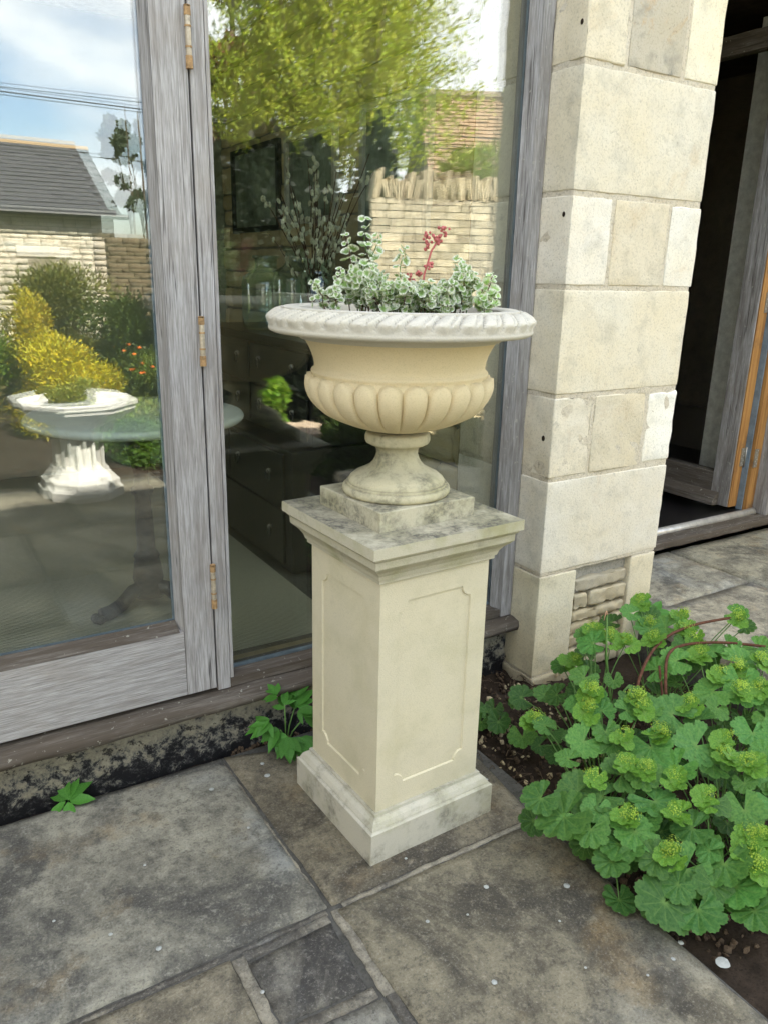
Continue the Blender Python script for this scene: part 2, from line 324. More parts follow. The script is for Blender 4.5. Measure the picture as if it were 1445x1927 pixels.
def rough_box(x0, x1, y0, y1, z0, z1, seg, rad, amp, seed=0, freq=9.0, smooth=True):
    """subdivided box, rounded and worn"""
    dx, dy, dz = x1 - x0, y1 - y0, z1 - z0
    def line(lo, d):
        k = max(1, int(round((d - 2 * rad) / seg))); return [lo, lo + rad * .4] + [lo + rad + (d - 2 * rad) * i / k for i in range(k + 1)] + [lo + d - rad * .4, lo + d]
    ax_ = [line(x0, dx), line(y0, dy), line(z0, dz)]; n = [len(a) - 1 for a in ax_]
    bm = BM(); V = {}
    def gv(i, j, k):
        if (i, j, k) not in V:
            p = Vector((ax_[0][i], ax_[1][j], ax_[2][k]))
            q = Vector(p)
            c = [min(max(p[a], (x0, y0, z0)[a] + rad), (x1, y1, z1)[a] - rad) for a in range(3)]
            d = p - Vector(c)
            if d.length > 1e-6:
                nz = noise.noise(p * freq * 2 + Vector((seed, 0, 0)))
                q = Vector(c) + d.normalized() * min(d.length, rad * (1 + .6 * nz))
            nn = noise.fractal(p * freq + Vector((seed * 3.1, seed, 0)), 1.0, 2.0, 4)
            out = (p - Vector(((x0 + x1) / 2, (y0 + y1) / 2, (z0 + z1) / 2)))
            m = max(range(3), key=lambda a: abs(out[a]) / (dx, dy, dz)[a]); e = Vector((0, 0, 0)); e[m] = 1 if out[m] > 0 else -1
            V[(i, j, k)] = bm.verts.new(q + e * nn * amp)
        return V[(i, j, k)]
    for a in range(3):
        b, c = [(1, 2), (2, 0), (0, 1)][a]
        for s in (0, n[a]):
            for i in range(n[b]):
                for j in range(n[c]):
                    idx = []
                    for (u, w) in ((0, 0), (1, 0), (1, 1), (0, 1)):
                        t = [0, 0, 0]; t[a] = s; t[b] = i + u; t[c] = j + w; idx.append(gv(*t))
                    bm.faces.new(idx if s else idx[::-1])
    return bm
def tube(bm, pts, rad, seg=8, cap=True, taper=None):
    pts = [Vector(p) for p in pts]; rings = []
    for i, p in enumerate(pts):
        d = (pts[min(i + 1, len(pts) - 1)] - pts[max(i - 1, 0)])
        d = d.normalized() if d.length > 1e-9 else Vector((0, 0, 1))
        q = d.to_track_quat('Z', 'Y'); r = rad if taper is None else rad * (1 - (1 - taper) * i / (len(pts) - 1))
        rings.append([bm.verts.new(p + q @ Vector((math.cos(2 * math.pi * k / seg) * r, math.sin(2 * math.pi * k / seg) * r, 0))) for k in range(seg)])
    for a, b in zip(rings, rings[1:]):
        for k in range(seg): bm.faces.new((a[k], a[(k + 1) % seg], b[(k + 1) % seg], b[k]))
    if cap: bm.faces.new(rings[0][::-1]); bm.faces.new(rings[-1])
    return bm
def lathe(bm, prof, c, seg=48, fn=None, cap=True):
    rings = []
    for (r, z) in prof:
        rings.append([bm.verts.new((c[0] + (r + (fn(2 * math.pi * k / seg, r, z) if fn else 0)) * math.cos(2 * math.pi * k / seg), c[1] + (r + (fn(2 * math.pi * k / seg, r, z) if fn else 0)) * math.sin(2 * math.pi * k / seg), z)) for k in range(seg)])
    for a, b in zip(rings, rings[1:]):
        for k in range(seg): bm.faces.new((a[k], a[(k + 1) % seg], b[(k + 1) % seg], b[k]))
    if cap:
        bm.faces.new(rings[0][::-1]); bm.faces.new(rings[-1])
    return bm
def sqsweep(bm, prof, cap=True):
    """square-plan moulding centred on origin: prof of (half, z)"""
    rings = [[bm.verts.new((sx * h, sy * h, z)) for sx, sy in ((-1, -1), (1, -1), (1, 1), (-1, 1))] for h, z in prof]
    for a, b in zip(rings, rings[1:]):
        for k in range(4): bm.faces.new((a[k], a[(k + 1) % 4], b[(k + 1) % 4], b[k]))
    if cap: bm.faces.new(rings[0][::-1]); bm.faces.new(rings[-1])
    return bm
def stone_mesh(seed, seg=3, rough=.10, sharp=False):
    """unit worn stone, -.5 .. .5, shared by many pieces"""
    bm = BM(); bmesh.ops.create_cube(bm, size=1.0); bmesh.ops.subdivide_edges(bm, edges=bm.edges[:], cuts=seg - 1, use_grid_fill=True)
    for v in bm.verts:
        p = v.co.copy(); k = sum(abs(abs(p[a]) - .5) < 1e-4 for a in range(3))
        s = {0: 1, 1: 1.0, 2: .985 if sharp else .955, 3: .965 if sharp else .89}[k]
        n_ = noise.noise_vector(p * 2.3 + Vector((seed * 7.7, seed * 1.3, 0)))
        v.co = p * s + Vector(n_) * rough * .5
    me = bpy.data.meshes.new('worn_stone'); bm.to_mesh(me); bm.free(); me.polygons.foreach_set('use_smooth', [not sharp] * len(me.polygons)); return me
def rotated(bm, ang, c):
    bmesh.ops.rotate(bm, verts=bm.verts[:], cent=c, matrix=Matrix.Rotation(ang, 3, 'Z')); return bm

# ------------------------------------------------------------------ ground
g = part('ground', B(-150, 150, -200, 120, -.4, -.10), M['ground']); props(g, kind='structure')
YG = 2.03
# patio mortar bed under every flag, then the flags themselves
bm = BM()
box(bm, -6.0, 1.36, 1.02, 1.955, -.09, -.0065); box(bm, -6.0, 1.295, -1.30, 1.0199, -.09, -.0065); box(bm, 1.2951, 2.21, -1.30, .45, -.09, -.0065)
patio = part('patio', bm, M['bed_mortar']); props(patio, kind='structure')
def slab_poly(pts, z1, th, seed, seg=.022, amp=.0022, rad=.004, wob=.0035):
    """flag with a worn, slightly wavy outline: grid clipped to a quad, corners lifted off the joint"""
    bm = BM(); P = [Vector((x, y, 0)) for x, y in pts]
    nu = max(2, int((P[1] - P[0]).length / seg)); nv = max(2, int((P[3] - P[0]).length / seg)); G = []
    for j in range(nv + 1):
        row = []
        for i in range(nu + 1):
            u, v = i / nu, j / nv
            p = (P[0] * (1 - u) + P[1] * u) * (1 - v) + (P[3] * (1 - u) + P[2] * u) * v
            edge = i in (0, nu) or j in (0, nv)
            if edge:
                w = noise.fractal(Vector((p.x * 14 + seed, p.y * 14, seed)), 1, 2, 3)
                cxy = (P[0] + P[2]) / 2; p = p + (cxy - p).normalized() * (w * wob + wob * .6)
            z = z1 + noise.fractal(Vector((p.x * 4 + seed, p.y * 4, 3)), 1, 2, 4) * amp - (rad * .7 if edge else 0)
            row.append(bm.verts.new((p.x, p.y, z)))
        G.append(row)
    for j in range(nv):
        for i in range(nu): bm.faces.new((G[j][i], G[j][i + 1], G[j + 1][i + 1], G[j + 1][i]))
    ring = G[0][:] + [G[j][nu] for j in range(1, nv + 1)] + G[nv][:-1][::-1] + [G[j][0] for j in range(nv - 1, 0, -1)]
    low = [bm.verts.new((v.co.x, v.co.y, z1 - th)) for v in ring]
    for i in range(len(ring)):
        k = (i + 1) % len(ring); bm.faces.new((ring[k], ring[i], low[i], low[k]))
    return bm
SL = [  # outline, tint
    ([(-.42, 1.284), (.669, 1.284), (.655, 1.952), (-.42, 1.960)], (1.05, 1.06, 1.05)),
    ([(.679, 1.284), (1.298, 1.286), (1.352, 1.75), (.664, 1.955)], (.80, .74, .64)),
    ([(.690, .42), (1.285, .42), (1.300, 1.270), (.682, 1.268)], (.88, .83, .72)),
    ([(.455, 1.068), (.640, 1.055), (.655, 1.243), (.450, 1.232)], (.66, .65, .66)),
    ([(-.10, .98), (.425, .98), (.425, 1.262), (-.10, 1.268)], (.92, .86, .76)),
    ([(.10, .42), (.648, .42), (.652, 1.025), (.45, 1.028)], (.9, .85, .8)),
]
SL[5] = ([(.455, .42), (.650, .42), (.655, 1.022), (.445, 1.035)], (.85, .82, .76))
k = 0
for pts, c in SL:
    o = part('slab', slab_poly(pts, 0.0, .05, 11 + k * 5), M['slab'], patio, True, tuple(q * 1.17 for q in c)); k += 1
# the rest of the patio, seen in the panes
rr = random.Random(3)
for (x0, x1, y0, y1) in [(-1.9, -.432, 1.287, 1.955), (-3.4, -1.915, 1.287, 1.955), (-1.2, -.115, .30, 1.27), (-2.6, -1.215, .5, 1.27), (-.10, .44, .42, .965), (-.10, .44, -.35, .405), (.455, 1.285, -.35, .405), (1.30, 2.2, -.35, .44),
        (-1.2, -.115, -.55, .285), (-.9, .10, -1.25, -.565), (.115, .78, -1.25, -.365), (.795, 1.42, -1.25, -.365), (1.435, 2.2, -1.25, -.365), (-2.6, -1.215, -.55, .485), (-2.2, -.915, -1.25, -.565)]:
    t = rr.uniform(.8, 1.05)
    part('slab', slab_poly([(x0, y0), (x1, y0), (x1, y1), (x0, y1)], 0.0, .05, rr.random() * 90, .16), M['slab'], patio, True, (t * 1.05, t, t * .9))
# mortar pointing beside the cracks, ragged along both edges
def pointing(p, q, w0, off, seed):
    p, q = Vector(p + (0,)), Vector(q + (0,)); n = max(4, int((q - p).length / .012)); t = (q - p).normalized(); s = Vector((-t.y, t.x, 0)); bm = BM(); R_ = []
    for i in range(n + 1):
        c = p + (q - p) * (i / n); a = off - w0 / 2 + .004 * noise.fractal(c * 30 + Vector((seed, 0, 0)), 1, 2, 3); b = off + w0 / 2 + .004 * noise.fractal(c * 26 + Vector((0, seed, 5)), 1, 2, 3)
        if b - a < .003: b = a + .003
        z = -.0028 + .002 * noise.noise(c * 40)
        R_.append([bm.verts.new(c + s * v + Vector((0, 0, zz))) for v, zz in ((a - .001, -.02), (a, z), ((a + b) / 2, z - .0005), (b, z), (b + .001, -.02))])
    for a, b in zip(R_, R_[1:]):
        for k in range(4): bm.faces.new((a[k], b[k], b[k + 1], a[k + 1]))
    bmesh.ops.recalc_face_normals(bm, faces=bm.faces[:]); o = part('pointing', bm, M['slab'], patio, True, (1.25, 1.2, 1.15)); return o
pointing((.70, 1.277), (1.30, 1.279), .012, -.001, 1); pointing((.0, 1.276), (.66, 1.276), .010, -.003, 2); pointing((.674, 1.27), (.665, 1.02), .022, .006, 3); pointing((.668, 1.02), (.666, .45), .020, .005, 4)
pointing((.438, 1.255), (.438, 1.03), .026, 0, 5); pointing((.45, 1.045), (.65, 1.040), .024, 0, 6); pointing((.45, 1.252), (.655, 1.254), .022, 0, 7); pointing((.438, 1.02), (.438, .45), .024, 0, 8); pointing((.667, 1.33), (.655, 1.93), .005, .001, 9)
# white lichen spots lying on the flags
bm = BM()
for (x, y, r) in [(1.02, 1.145, .008), (1.37, .85, .009), (1.19, 1.05, .010), (1.24, .93, .007), (1.29, .80, .008), (1.325, .72, .019), (.87, .93, .008), (.84, 1.13, .006), (1.24, .78, .006), (1.28, 1.47, .007), (.905, 1.32, .005), (.61, 1.62, .006), (.58, 1.82, .009), (.74, 1.80, .011), (.75, 1.86, .008), (.85, 1.68, .006), (.30, 1.36, .008), (.34, 1.62, .005), (.45, 1.15, .006), (.22, 1.45, .006), (.93, 1.10, .004), (1.06, .86, .004), (1.10, .98, .004), (1.16, .78, .004), (.12, 1.55, .005)]:
    n_ = 16; c = bm.verts.new((x, y, .0065)); ring = [bm.verts.new((x + math.cos(a * 2 * math.pi / n_) * r * .8 * rr.uniform(.88, 1.08), y + math.sin(a * 2 * math.pi / n_) * r * .8 * rr.uniform(.88, 1.08), .0035)) for a in range(n_)]
    for a in range(n_): bm.faces.new((c, ring[a], ring[(a + 1) % n_]))
o = part('lichen_spots', bm, M['lichen'], patio); o['kind'] = 'stuff'

# soil bed
def sheet(x0, x1, y0, y1, z, amp, n, seed, freq=8):
    bm = BM(); nx = int((x1 - x0) * n); ny = int((y1 - y0) * n); G = []
    for j in range(ny + 1):
        G.append([bm.verts.new((x0 + (x1 - x0) * i / nx, y0 + (y1 - y0) * j / ny, z + amp * noise.fractal(Vector((x0 + (x1 - x0) * i / nx, y0 + (y1 - y0) * j / ny, seed)) * freq, .8, 2, 5))) for i in range(nx + 1)])
    for j in range(ny):
        for i in range(nx): bm.faces.new((G[j][i], G[j][i + 1], G[j + 1][i + 1], G[j + 1][i]))
    return bm
soil = part('soil', sheet(.655, 2.32, .44, 2.02, -.030, .018, 60, 4), M['soil'], None, True); props(soil, kind='structure')
bm = sheet(-2.0, .66, 1.955, 2.02, -.03, .015, 60, 9)
soil2 = part('soil', bm, M['soil'], None, True); props(soil2, kind='structure')
bm = BM(); rr = random.Random(11)
def clod(bm, x, y, z, r, rr):
    v0 = len(bm.verts); res = bmesh.ops.create_icosphere(bm, subdivisions=1, radius=r, matrix=Matrix.Translation((x, y, z)) @ Euler((rr.random() * 6, rr.random() * 6, rr.random() * 6)).to_matrix().to_4x4() @ Matrix.Diagonal((1, rr.uniform(.5, .9), rr.uniform(.4, .8), 1)))
    for v in res['verts']: v.co += Vector((rr.uniform(-1, 1), rr.uniform(-1, 1), rr.uniform(-1, 1))) * r * .22
for i in range(1500):
    x = rr.uniform(1.28, 2.0); y = rr.uniform(.7, 2.0)
    if x < 1.30 + (y - 1.28) * .12: continue
    clod(bm, x, y, -.028 + rr.uniform(-.004, .012), rr.uniform(.003, .012), rr)
for i in range(350):
    clod(bm, rr.uniform(.7, 1.5), rr.uniform(1.93, 1.99), -.022 + rr.uniform(-.004, .012), rr.uniform(.003, .010), rr)
o = part('soil_clods', bm, M['clod']); props(o, 'crumbly dark soil and bark bits in the bed by the stone pier', 'soil', None, 'stuff')
bm = BM()
for i in range(160):
    clod(bm, rr.uniform(1.36, 1.95), rr.uniform(1.35, 1.88), -.012 + rr.uniform(0, .01), rr.uniform(.004, .011), rr)
o = part('pale_grit', bm, M['rubble'], None, False, (.95, .9, .8)); props(o, 'pale stone chips scattered on the soil at the foot of the pier', 'grit', None, 'stuff')
bm = BM()
for i in range(240):
    x, y = rr.uniform(1.33, 1.9), rr.uniform(1.2, 1.95); a = rr.random() * 6.3; l = rr.uniform(.01, .05)
    tube(bm, [(x, y, -.008), (x + math.cos(a) * l * .5, y + math.sin(a) * l * .5, rr.uniform(-.008, .01)), (x + math.cos(a) * l, y + math.sin(a) * l, -.008)], rr.uniform(.0008, .002), 4)
o = part('dry_twigs', bm, M['clod'], None, False); props(o, 'dry twig and straw litter on the soil beside the pedestal', 'litter', None, 'stuff')

# ------------------------------------------------------------------ the house shell (mostly above and beside the frame; it casts the shade)
house = root('house', (0, 2.3, 0), 'long stone house whose glazed front and pier stand behind the urn', 'house')
part('wall', B(-9, 1.7895, 1.95, 2.35, 2.72, 3.15), M['ashlar'], house); part('wall', B(-9, -2.75, 1.95, 2.35, -.05, 2.72), M['ashlar'], house)
part('wall', B(1.7895, 12, 1.85, 2.35, 2.72, 3.15), M['ashlar'], house)
part('wall', B(4.07, 12, 2.0, 2.35, -.05, 2.72), M['ashlar'], house)
bm = BM()
vv = [bm.verts.new(p) for p in [(-9.2, 1.93, 3.15), (12.2, 1.93, 3.15), (12.2, 5.0, 5.6), (-9.2, 5.0, 5.6), (-9.2, 8.1, 3.15), (12.2, 8.1, 3.15), (-9.2, 1.93, 3.05), (12.2, 1.93, 3.05), (12.2, 8.1, 3.05), (-9.2, 8.1, 3.05)]]
for f in [(0, 1, 2, 3), (3, 2, 5, 4), (0, 3, 4, 9, 6), (1, 7, 8, 5, 2), (0, 6, 7, 1), (4, 5, 8, 9), (6, 9, 8, 7)]: bm.faces.new([vv[i] for i in f])
part('roof', bm, M['stone_tile'], house)
part('rear_wall', B(-1.2, 12, 7.6, 8.0, -.1, 3.04), M['ashlar'], house)
part('gable_wall', B(-9.0, -8.6, 2.352, 7.598, -.1, 3.04), M['ashlar'], house); part('gable_wall', B(11.6, 12, 2.352, 7.598, -.1, 3.04), M['ashlar'], house)
part('added_shade_wing', B(-6.5, -2.76, -4.5, 1.949, -.1, 3.1), M['ashlar'], house)  # unseen wing, added to darken the left-facing sides of pier and pedestal
part('lintel', B(-2.75, 1.7895, 1.99, 2.3, 2.42, 2.718), M['oakx'], house)

# interior of the glazed room
room_floor = part('floor', B(-3.5, 1.90, 2.02, 5.2, .08, .185), M['bed_mortar'], None); props(room_floor, kind='structure')
ceil = part('ceiling', B(-3.5, 2.4, 2.352, 5.3, 2.72, 2.8), M['white'], None); props(ceil, kind='structure')
bw = part('back_wall', B(-1.2, 1.849, 4.95, 5.15, .1, 2.719), M['plaster']); props(bw, 'plain grey green plaster wall at the back of the room behind the glass', 'wall')
lw = part('side_wall', B(-3.7, -3.5, 2.352, 5.15, .1, 2.719), M['white']); props(lw, 'white plastered wall at the far left of the room behind the glass', 'wall')
# rubble side wall seen through the right hand window
ruw = root('rubble_wall', (1.9, 3.4, .1), 'rough dark rubble stone wall inside the room behind the right hand window', 'wall')
part('mortar_core', B(1.865, 2.35, 2.36, 5.1, .1, 2.719), M['grey_mortar'], ruw)
SM = [stone_mesh(i) for i in range(10)]
for m_ in SM: m_.materials.append(M['rubble'])
rr = random.Random(5)
z = .19; base = wl(ruw)
while z < 2.70:
    h = min(rr.uniform(.09, .17), 2.71 - z); y = 2.12 + rr.uniform(-.1, 0)
    while y < 4.95:
        w = rr.uniform(.16, .42); w = min(w, 4.97 - y)
        if w > .05:
            o = link('stone', SM[rr.randrange(10)], None, ruw, Vector((1.875, y + w / 2, z + h / 2)) - base); o.scale = (.06 + rr.uniform(0, .03), w - .012, h - .012)
            t = rr.uniform(1.2, 1.85); o.color = (t, t * .98, t * .9, 1)
        y += w
    z += h
# carpet
cp = part('carpet', B(-2.4, 1.22, 2.16, 4.9, .186, .196), M['sisal']); props(cp, 'woven beige sisal carpet on the floor inside the window', 'carpet')

# ------------------------------------------------------------------ timber front
pl = part('plinth_wall', rough_box(-2.75, 1.786, 1.985, 2.2, -.08, .155, .03, .02, .016, 3, 14), M['plinth'], None, True); props(pl, 'low plinth under the timber sill with flaking pale and black paint', 'plinth')
sl_ = root('timber_sill', (.4, 2.0, .155), 'long weathered oak sill running under the glazed door and window', 'sill')
def sillbeam(x0, x1):
    bm = BM(); n = int((x1 - x0) / .02); prof = [(2.2, .157), (1.955, .157), (1.940, .163), (1.935, .180), (1.942, .196), (1.975, .203), (2.2, .206)]; rs = []
    for i in range(n + 1):
        x = x0 + (x1 - x0) * i / n
        rs.append([bm.verts.new((x, y + (.005 * noise.noise(Vector((x * 9, y * 5, z * 60))) if y < 2.0 else 0), z + (.004 * noise.noise(Vector((x * 7, 3, z * 40))) if y < 2.1 else 0))) for y, z in prof])
    for a, b in zip(rs, rs[1:]):
        for j in range(len(prof) - 1): bm.faces.new((a[j], a[j + 1], b[j + 1], b[j]))
    bm.faces.new(rs[0][::-1]); bm.faces.new(rs[-1]); bmesh.ops.recalc_face_normals(bm, faces=bm.faces[:]); return bm
part('beam', sillbeam(-2.75, 1.815), M['oakxd'], sl_, True)

def framed(name, x0, x1, z0, z1, label, cat, stileL, stileR, rail, y0=1.985, y1=2.045, inner=None):
    pass
def glazing(rt, x0, x1, z0, z1, tilt, bevel_m=None):
    """double glazed unit in its rebate: two glass sheets and a grey spacer"""
    p1 = part('glass_sheet', B(x0, x1, YG, YG + .005, z0, z1), M['glass'], rt)
    p2 = part('glass_sheet', B(x0, x1, YG + .018, YG + .023, z0, z1), M['glass'], rt); p2.rotation_euler = (R(tilt * .35), 0, R(tilt))
    bm = BM(); s = .013
    for a in ((x0, x0 + s, z0, z1), (x1 - s, x1, z0, z1), (x0 + s, x1 - s, z0, z0 + s), (x0 + s, x1 - s, z1 - s, z1)): box(bm, a[0], a[1], YG + .0065, YG + .0155, a[2], a[3])
    part('spacer', bm, M['spacer'], rt)
def bevelled(bm, pts):
    """prism from a cross-section quad list: pts = two lists of 4 points"""
    a = [bm.verts.new(p) for p in pts[0]]; b = [bm.verts.new(p) for p in pts[1]]
    for k in range(len(a)): bm.faces.new((a[k], a[(k + 1) % len(a)], b[(k + 1) % len(a)], b[k]))
    bm.faces.new(a[::-1]); bm.faces.new(b); bmesh.ops.recalc_face_normals(bm, faces=bm.faces[:]); return bm
def bead_v(x_out, x_in, z0, z1, y0=1.9855, y1=YG - .001):
    return bevelled(BM(), [[(x_out, y0, z0), (x_in, y1, z0), (x_out, y1, z0)], [(x_out, y0, z1), (x_in, y1, z1), (x_out, y1, z1)]])
def bead_h(x0, x1, z_out, z_in, y0=1.9855, y1=YG - .001):
    return bevelled(BM(), [[(x0, y0, z_out), (x0, y1, z_in), (x0, y1, z_out)], [(x1, y0, z_out), (x1, y1, z_in), (x1, y1, z_out)]])
Y0, Y1 = 1.985, 2.065
def leaf(x0, x1, label, tilt, hinge_side=True):
    """outward opening glazed oak door"""
    rt = root('glazed_door', ((x0 + x1) / 2, 2.02, .215), label, 'door')
    zt = 2.40; zb = .218; zr = .418; sw = .086
    part('stile', B(x1 - sw, x1, Y0, Y1, zb, zt, .0025), M['oakz'], rt)
    part('stile', B(x0, x0 + sw, Y0, Y1, zb, zt, .0025), M['oakz'], rt)
    part('bottom_rail', B(x0 + sw + .0008, x1 - sw - .0008, Y0 + .001, Y1, zb, zr, .0025), M['oakx'], rt)
    part('top_rail', B(x0 + sw + .0008, x1 - sw - .0008, Y0 + .001, Y1, zt - .1, zt, .0025), M['oakx'], rt)
    a, b = x0 + sw + .0012, x1 - sw - .0012
    part('glazing_bead', bead_v(b, b - .012, zr + .001, zt - .101), M['oakz'], rt); part('glazing_bead', bead_v(a, a + .012, zr + .001, zt - .101), M['oakz'], rt)
    part('glazing_bead', bead_h(a + .0121, b - .0121, zr + .001, zr + .024), M['oakxd'], rt)
    glazing(rt, a + .002, b - .002, zr + .01, zt - .11, tilt)
    return rt
d1 = leaf(-.245, .6645, 'silvered oak glazed door on the left, hinged beside the window post', .42)
d2_ = leaf(-1.16, -.2495, 'silvered oak glazed door leaf out to the far left of the front', .1)
def hinge(z0, z1, rt):
    x = .6665; y = 1.978; h = z1 - z0
    hb = part('hinge', lathe(BM(), [(.0001, z0 + .002), (.0062, z0 + .003), (.0068, z0 + .006), (.0068, z1 - .006), (.0062, z1 - .003), (.0001, z1 - .002)], (x, y), 14), M['hinge'], rt, True)
    for a in (.0, .32, .66, .985):
        zz = z0 + h * a
        part('hinge_collar', lathe(BM(), [(.0001, zz - .0005), (.0078, zz), (.0078, zz + .004), (.0001, zz + .0045)], (x, y), 14), M['rustcap'], hb)
    part('hinge_cap', lathe(BM(), [(.0001, z0 - .004), (.0082, z0 - .003), (.0082, z0 + h * .19), (.0001, z0 + h * .19 + .001)], (x, y), 14), M['rustcap'], hb)
    part('hinge_cap', lathe(BM(), [(.0001, z1 - h * .16), (.0078, z1 - h * .16 + .001), (.0078, z1 + .001), (.0001, z1 + .002)], (x, y), 14), M['rustcap'], hb)
for z0, z1 in ((1.85, 1.975), (1.163, 1.283), (.479, .607)): hinge(z0, z1, d1)
# fixed window
fw_ = root('fixed_window', (1.25, 2.02, .206), 'tall fixed oak window with a wide pane behind the urn', 'window')
part('post', B(.6695, .7080, Y0 + .001, 2.09, .2065, 2.42, .002), M['oakz'], fw_)
part('post_bead', B(.7095, .7195, Y0 + .002, 2.029, .2375, 2.42, .0015), M['oakz'], fw_)
part('bottom_rail', B(.7096, 1.7385, Y0 + .002, 2.09, .2065, .2360, .003), M['oakxd'], fw_)
part('jamb', B(1.7395, 1.7875, Y0 - .002, 2.09, .2066, 2.42, .004), M['oakzd'], fw_)
part('glazing_bead', bead_h(.7200, 1.7180, .2365, .245), M['oakxd'], fw_)
part('jamb_bead', bead_v(1.7390, 1.722, .2365, 2.42, Y0 + .002), M['oakzd'], fw_)
part('top_rail', B(.7200, 1.7385, Y0 + .002, 2.09, 2.34, 2.4195), M['oakx'], fw_)
glazing(fw_, .7200, 1.7385, .238, 2.338, .0)
# timber strip on the inside reveal
part('lining_strip', B(1.795, 1.864, 2.09, 2.36, .19, 2.42), M['bead'], fw_)
part('inner_sill', B(.72, 1.786, 2.0905, 2.16, .188, .212), M['bead'], fw_)

# ------------------------------------------------------------------ stone pier
pier = root('stone_pier', (2.09, 2.0, -.05), 'pale limestone block pier between the window and the open doorway', 'pier')
PX0, PX1, PY0, PY1 = 1.790, 2.385, 1.850, 2.352
part('mortar_core', rough_box(PX0 + .0030, PX1 - .0032, PY0 + .0030, PY1, .3985, 2.719, .03, .004, .0022, 2, 16), M['pier_mortar'], pier, True)
part('mortar_core', rough_box(PX0 + .0030, 1.9625, PY0 + .0030, PY1, -.09, .398, .03, .004, .0022, 2, 16), M['pier_mortar'], pier, True)
part('mortar_core', rough_box(2.2525, PX1 - .0032, PY0 + .0030, PY1, -.09, .398, .03, .004, .0022, 2, 16), M['pier_mortar'], pier, True)
white = (1.12, 1.14, 1.18); cream = (1, .98, .94); greyc = (.86, .86, .84); warm_ = (1.0, .92, .78)
j = .008
def blk(x0, x1, z0, z1, tint, seed, amp=.0022, rad=.0038, y1=PY1, seg=.02, m='ashlar', y0=PY0):
    o = part('block', rough_box(x0, x1, y0, y1, z0, z1, seg, rad, amp, seed, 11), M[m], pier, True, tint); return o
C_ = [(2.007, 2.42), (1.653, 1.991), (1.378, 1.637), (1.036, 1.362), (.756, 1.020), (.411, .740), (-.02, .395)]
blk(PX0, 1.953, 2.007, 2.40, (1.0, .96, .86), 1, .006); blk(1.968, 2.208, 2.007, 2.40, (.95, .93, .9), 2, .003, m='ashlar_lichen'); blk(2.226, PX1, 2.007, 2.40, (1.12, 1.1, 1.0), 3, .002)
blk(PX0, PX1, 1.653, 1.991, (1.0, .99, .94), 4)
blk(PX0, 1.962, 1.378, 1.637, (1.12, 1.12, 1.12), 5, .004); blk(1.978, 2.228, 1.378, 1.637, (.97, .93, .84), 6); blk(2.242, PX1 + .003, 1.378, 1.632, (1.12, 1.15, 1.2), 7, .003)
blk(PX0, PX1 - .002, 1.036, 1.362, (1.04, 1.02, .95), 8)
blk(PX0, 1.960, .756, 1.020, (1.04, 1.01, .94), 9, .007); blk(1.975, 2.222, .756, 1.020, (.94, .9, .8), 10, .006); blk(2.240, PX1 + .004, .760, 1.016, (1.25, 1.3, 1.38), 11, .004, .010)
blk(PX0, PX1, .411, .740, (1.04, 1.04, 1.03), 12)
blk(PX0, 1.965, .012, .395, (.98, .96, .84), 13, .002); blk(2.250, PX1 - .002, -.02, .395, (1.0, .97, .86), 14, .002, .006)
blk(PX0 - .004, 2.02, -.11, .004, (.62, .58, .48), 15, .006, .01, PY1, .02, 'ashlar', PY0 - .012)
blk(PX0, PX1, 2.42, 2.718, (1, .97, .9), 16)
# rubble infill low in the pier
rr = random.Random(8); z = -.03
part('infill_mortar', rough_box(1.9655, 2.2495, PY0 + .0285, PY1 - .1, -.1, .402, .02, .004, .004, 6, 20), M['grey_mortar'], pier, True)
for (h, cuts) in [(.050, [0]), (.052, [.42]), (.055, []), (.052, [.6]), (.050, []), (.070, [.28]), (.058, [])]:
    xs = [1.970] + [1.970 + .275 * c for c in cuts if c > 0] + [2.246]
    for a, b in zip(xs, xs[1:]):
        grey = h == .058
        part('rubble_stone', rough_box(a + .002, b - .004, PY0 + .004 + rr.uniform(-.004, .008), PY0 + .1, z + .003, z + h - .007, .012, .012, .007, rr.random() * 50, 22), M['rubble'], pier, True, (1.1, 1.1, 1.08) if not grey else (.95, .98, 1.05))
    z += h
# drill holes with plugs in the left return
for (x, y, zz, r) in [(1.7885, 1.882, 1.585, .008), (1.7885, 1.925, 1.02 - .09, .006), (1.7885, 1.89, .885, .010), (1.7885, 1.873, 2.10, .008)]:
    bm = BM()
    for k in range(10):
        pass
    bmesh.ops.create_uvsphere(bm, u_segments=10, v_segments=6, radius=r, matrix=Matrix.Translation((x, y, zz)) @ Matrix.Diagonal((.25, .8, 1, 1)))
    part('drill_hole', bm, M['soil'], pier, True)

# ------------------------------------------------------------------ right doorway
ter = part('terrace', B(2.345, 7.0, -.34, 2.2765, -.30, .115), M['bed_mortar']); props(ter, kind='structure')
TS = [([(2.325, 1.30), (3.03, 1.30), (3.04, 1.842), (2.335, 1.842)], (1.15, 1.1, 1.0)), ([(2.395, 1.852), (3.035, 1.852), (3.03, 2.279), (2.395, 2.279)], (1.2, 1.18, 1.1)),
      ([(3.045, 1.76), (4.2, 1.74), (4.2, 2.279), (3.045, 2.279)], (1.0, .97, .85)), ([(3.045, .9), (4.2, .9), (4.2, 1.725), (3.045, 1.748)], (1.2, 1.17, 1.08)),
      ([(2.315, .52), (3.03, .52), (3.03, 1.285), (2.325, 1.285)], (1.0, .95, .85)), ([(4.215, .9), (5.6, .9), (5.6, 2.279), (4.215, 2.279)], (1, .97, .9)), ([(2.33, -.3), (5.6, -.3), (5.6, .505), (2.33, .505)], (1, .97, .9)), ([(3.045, .52), (5.6, .52), (5.6, .885), (3.045, .885)], (1, .95, .9))]
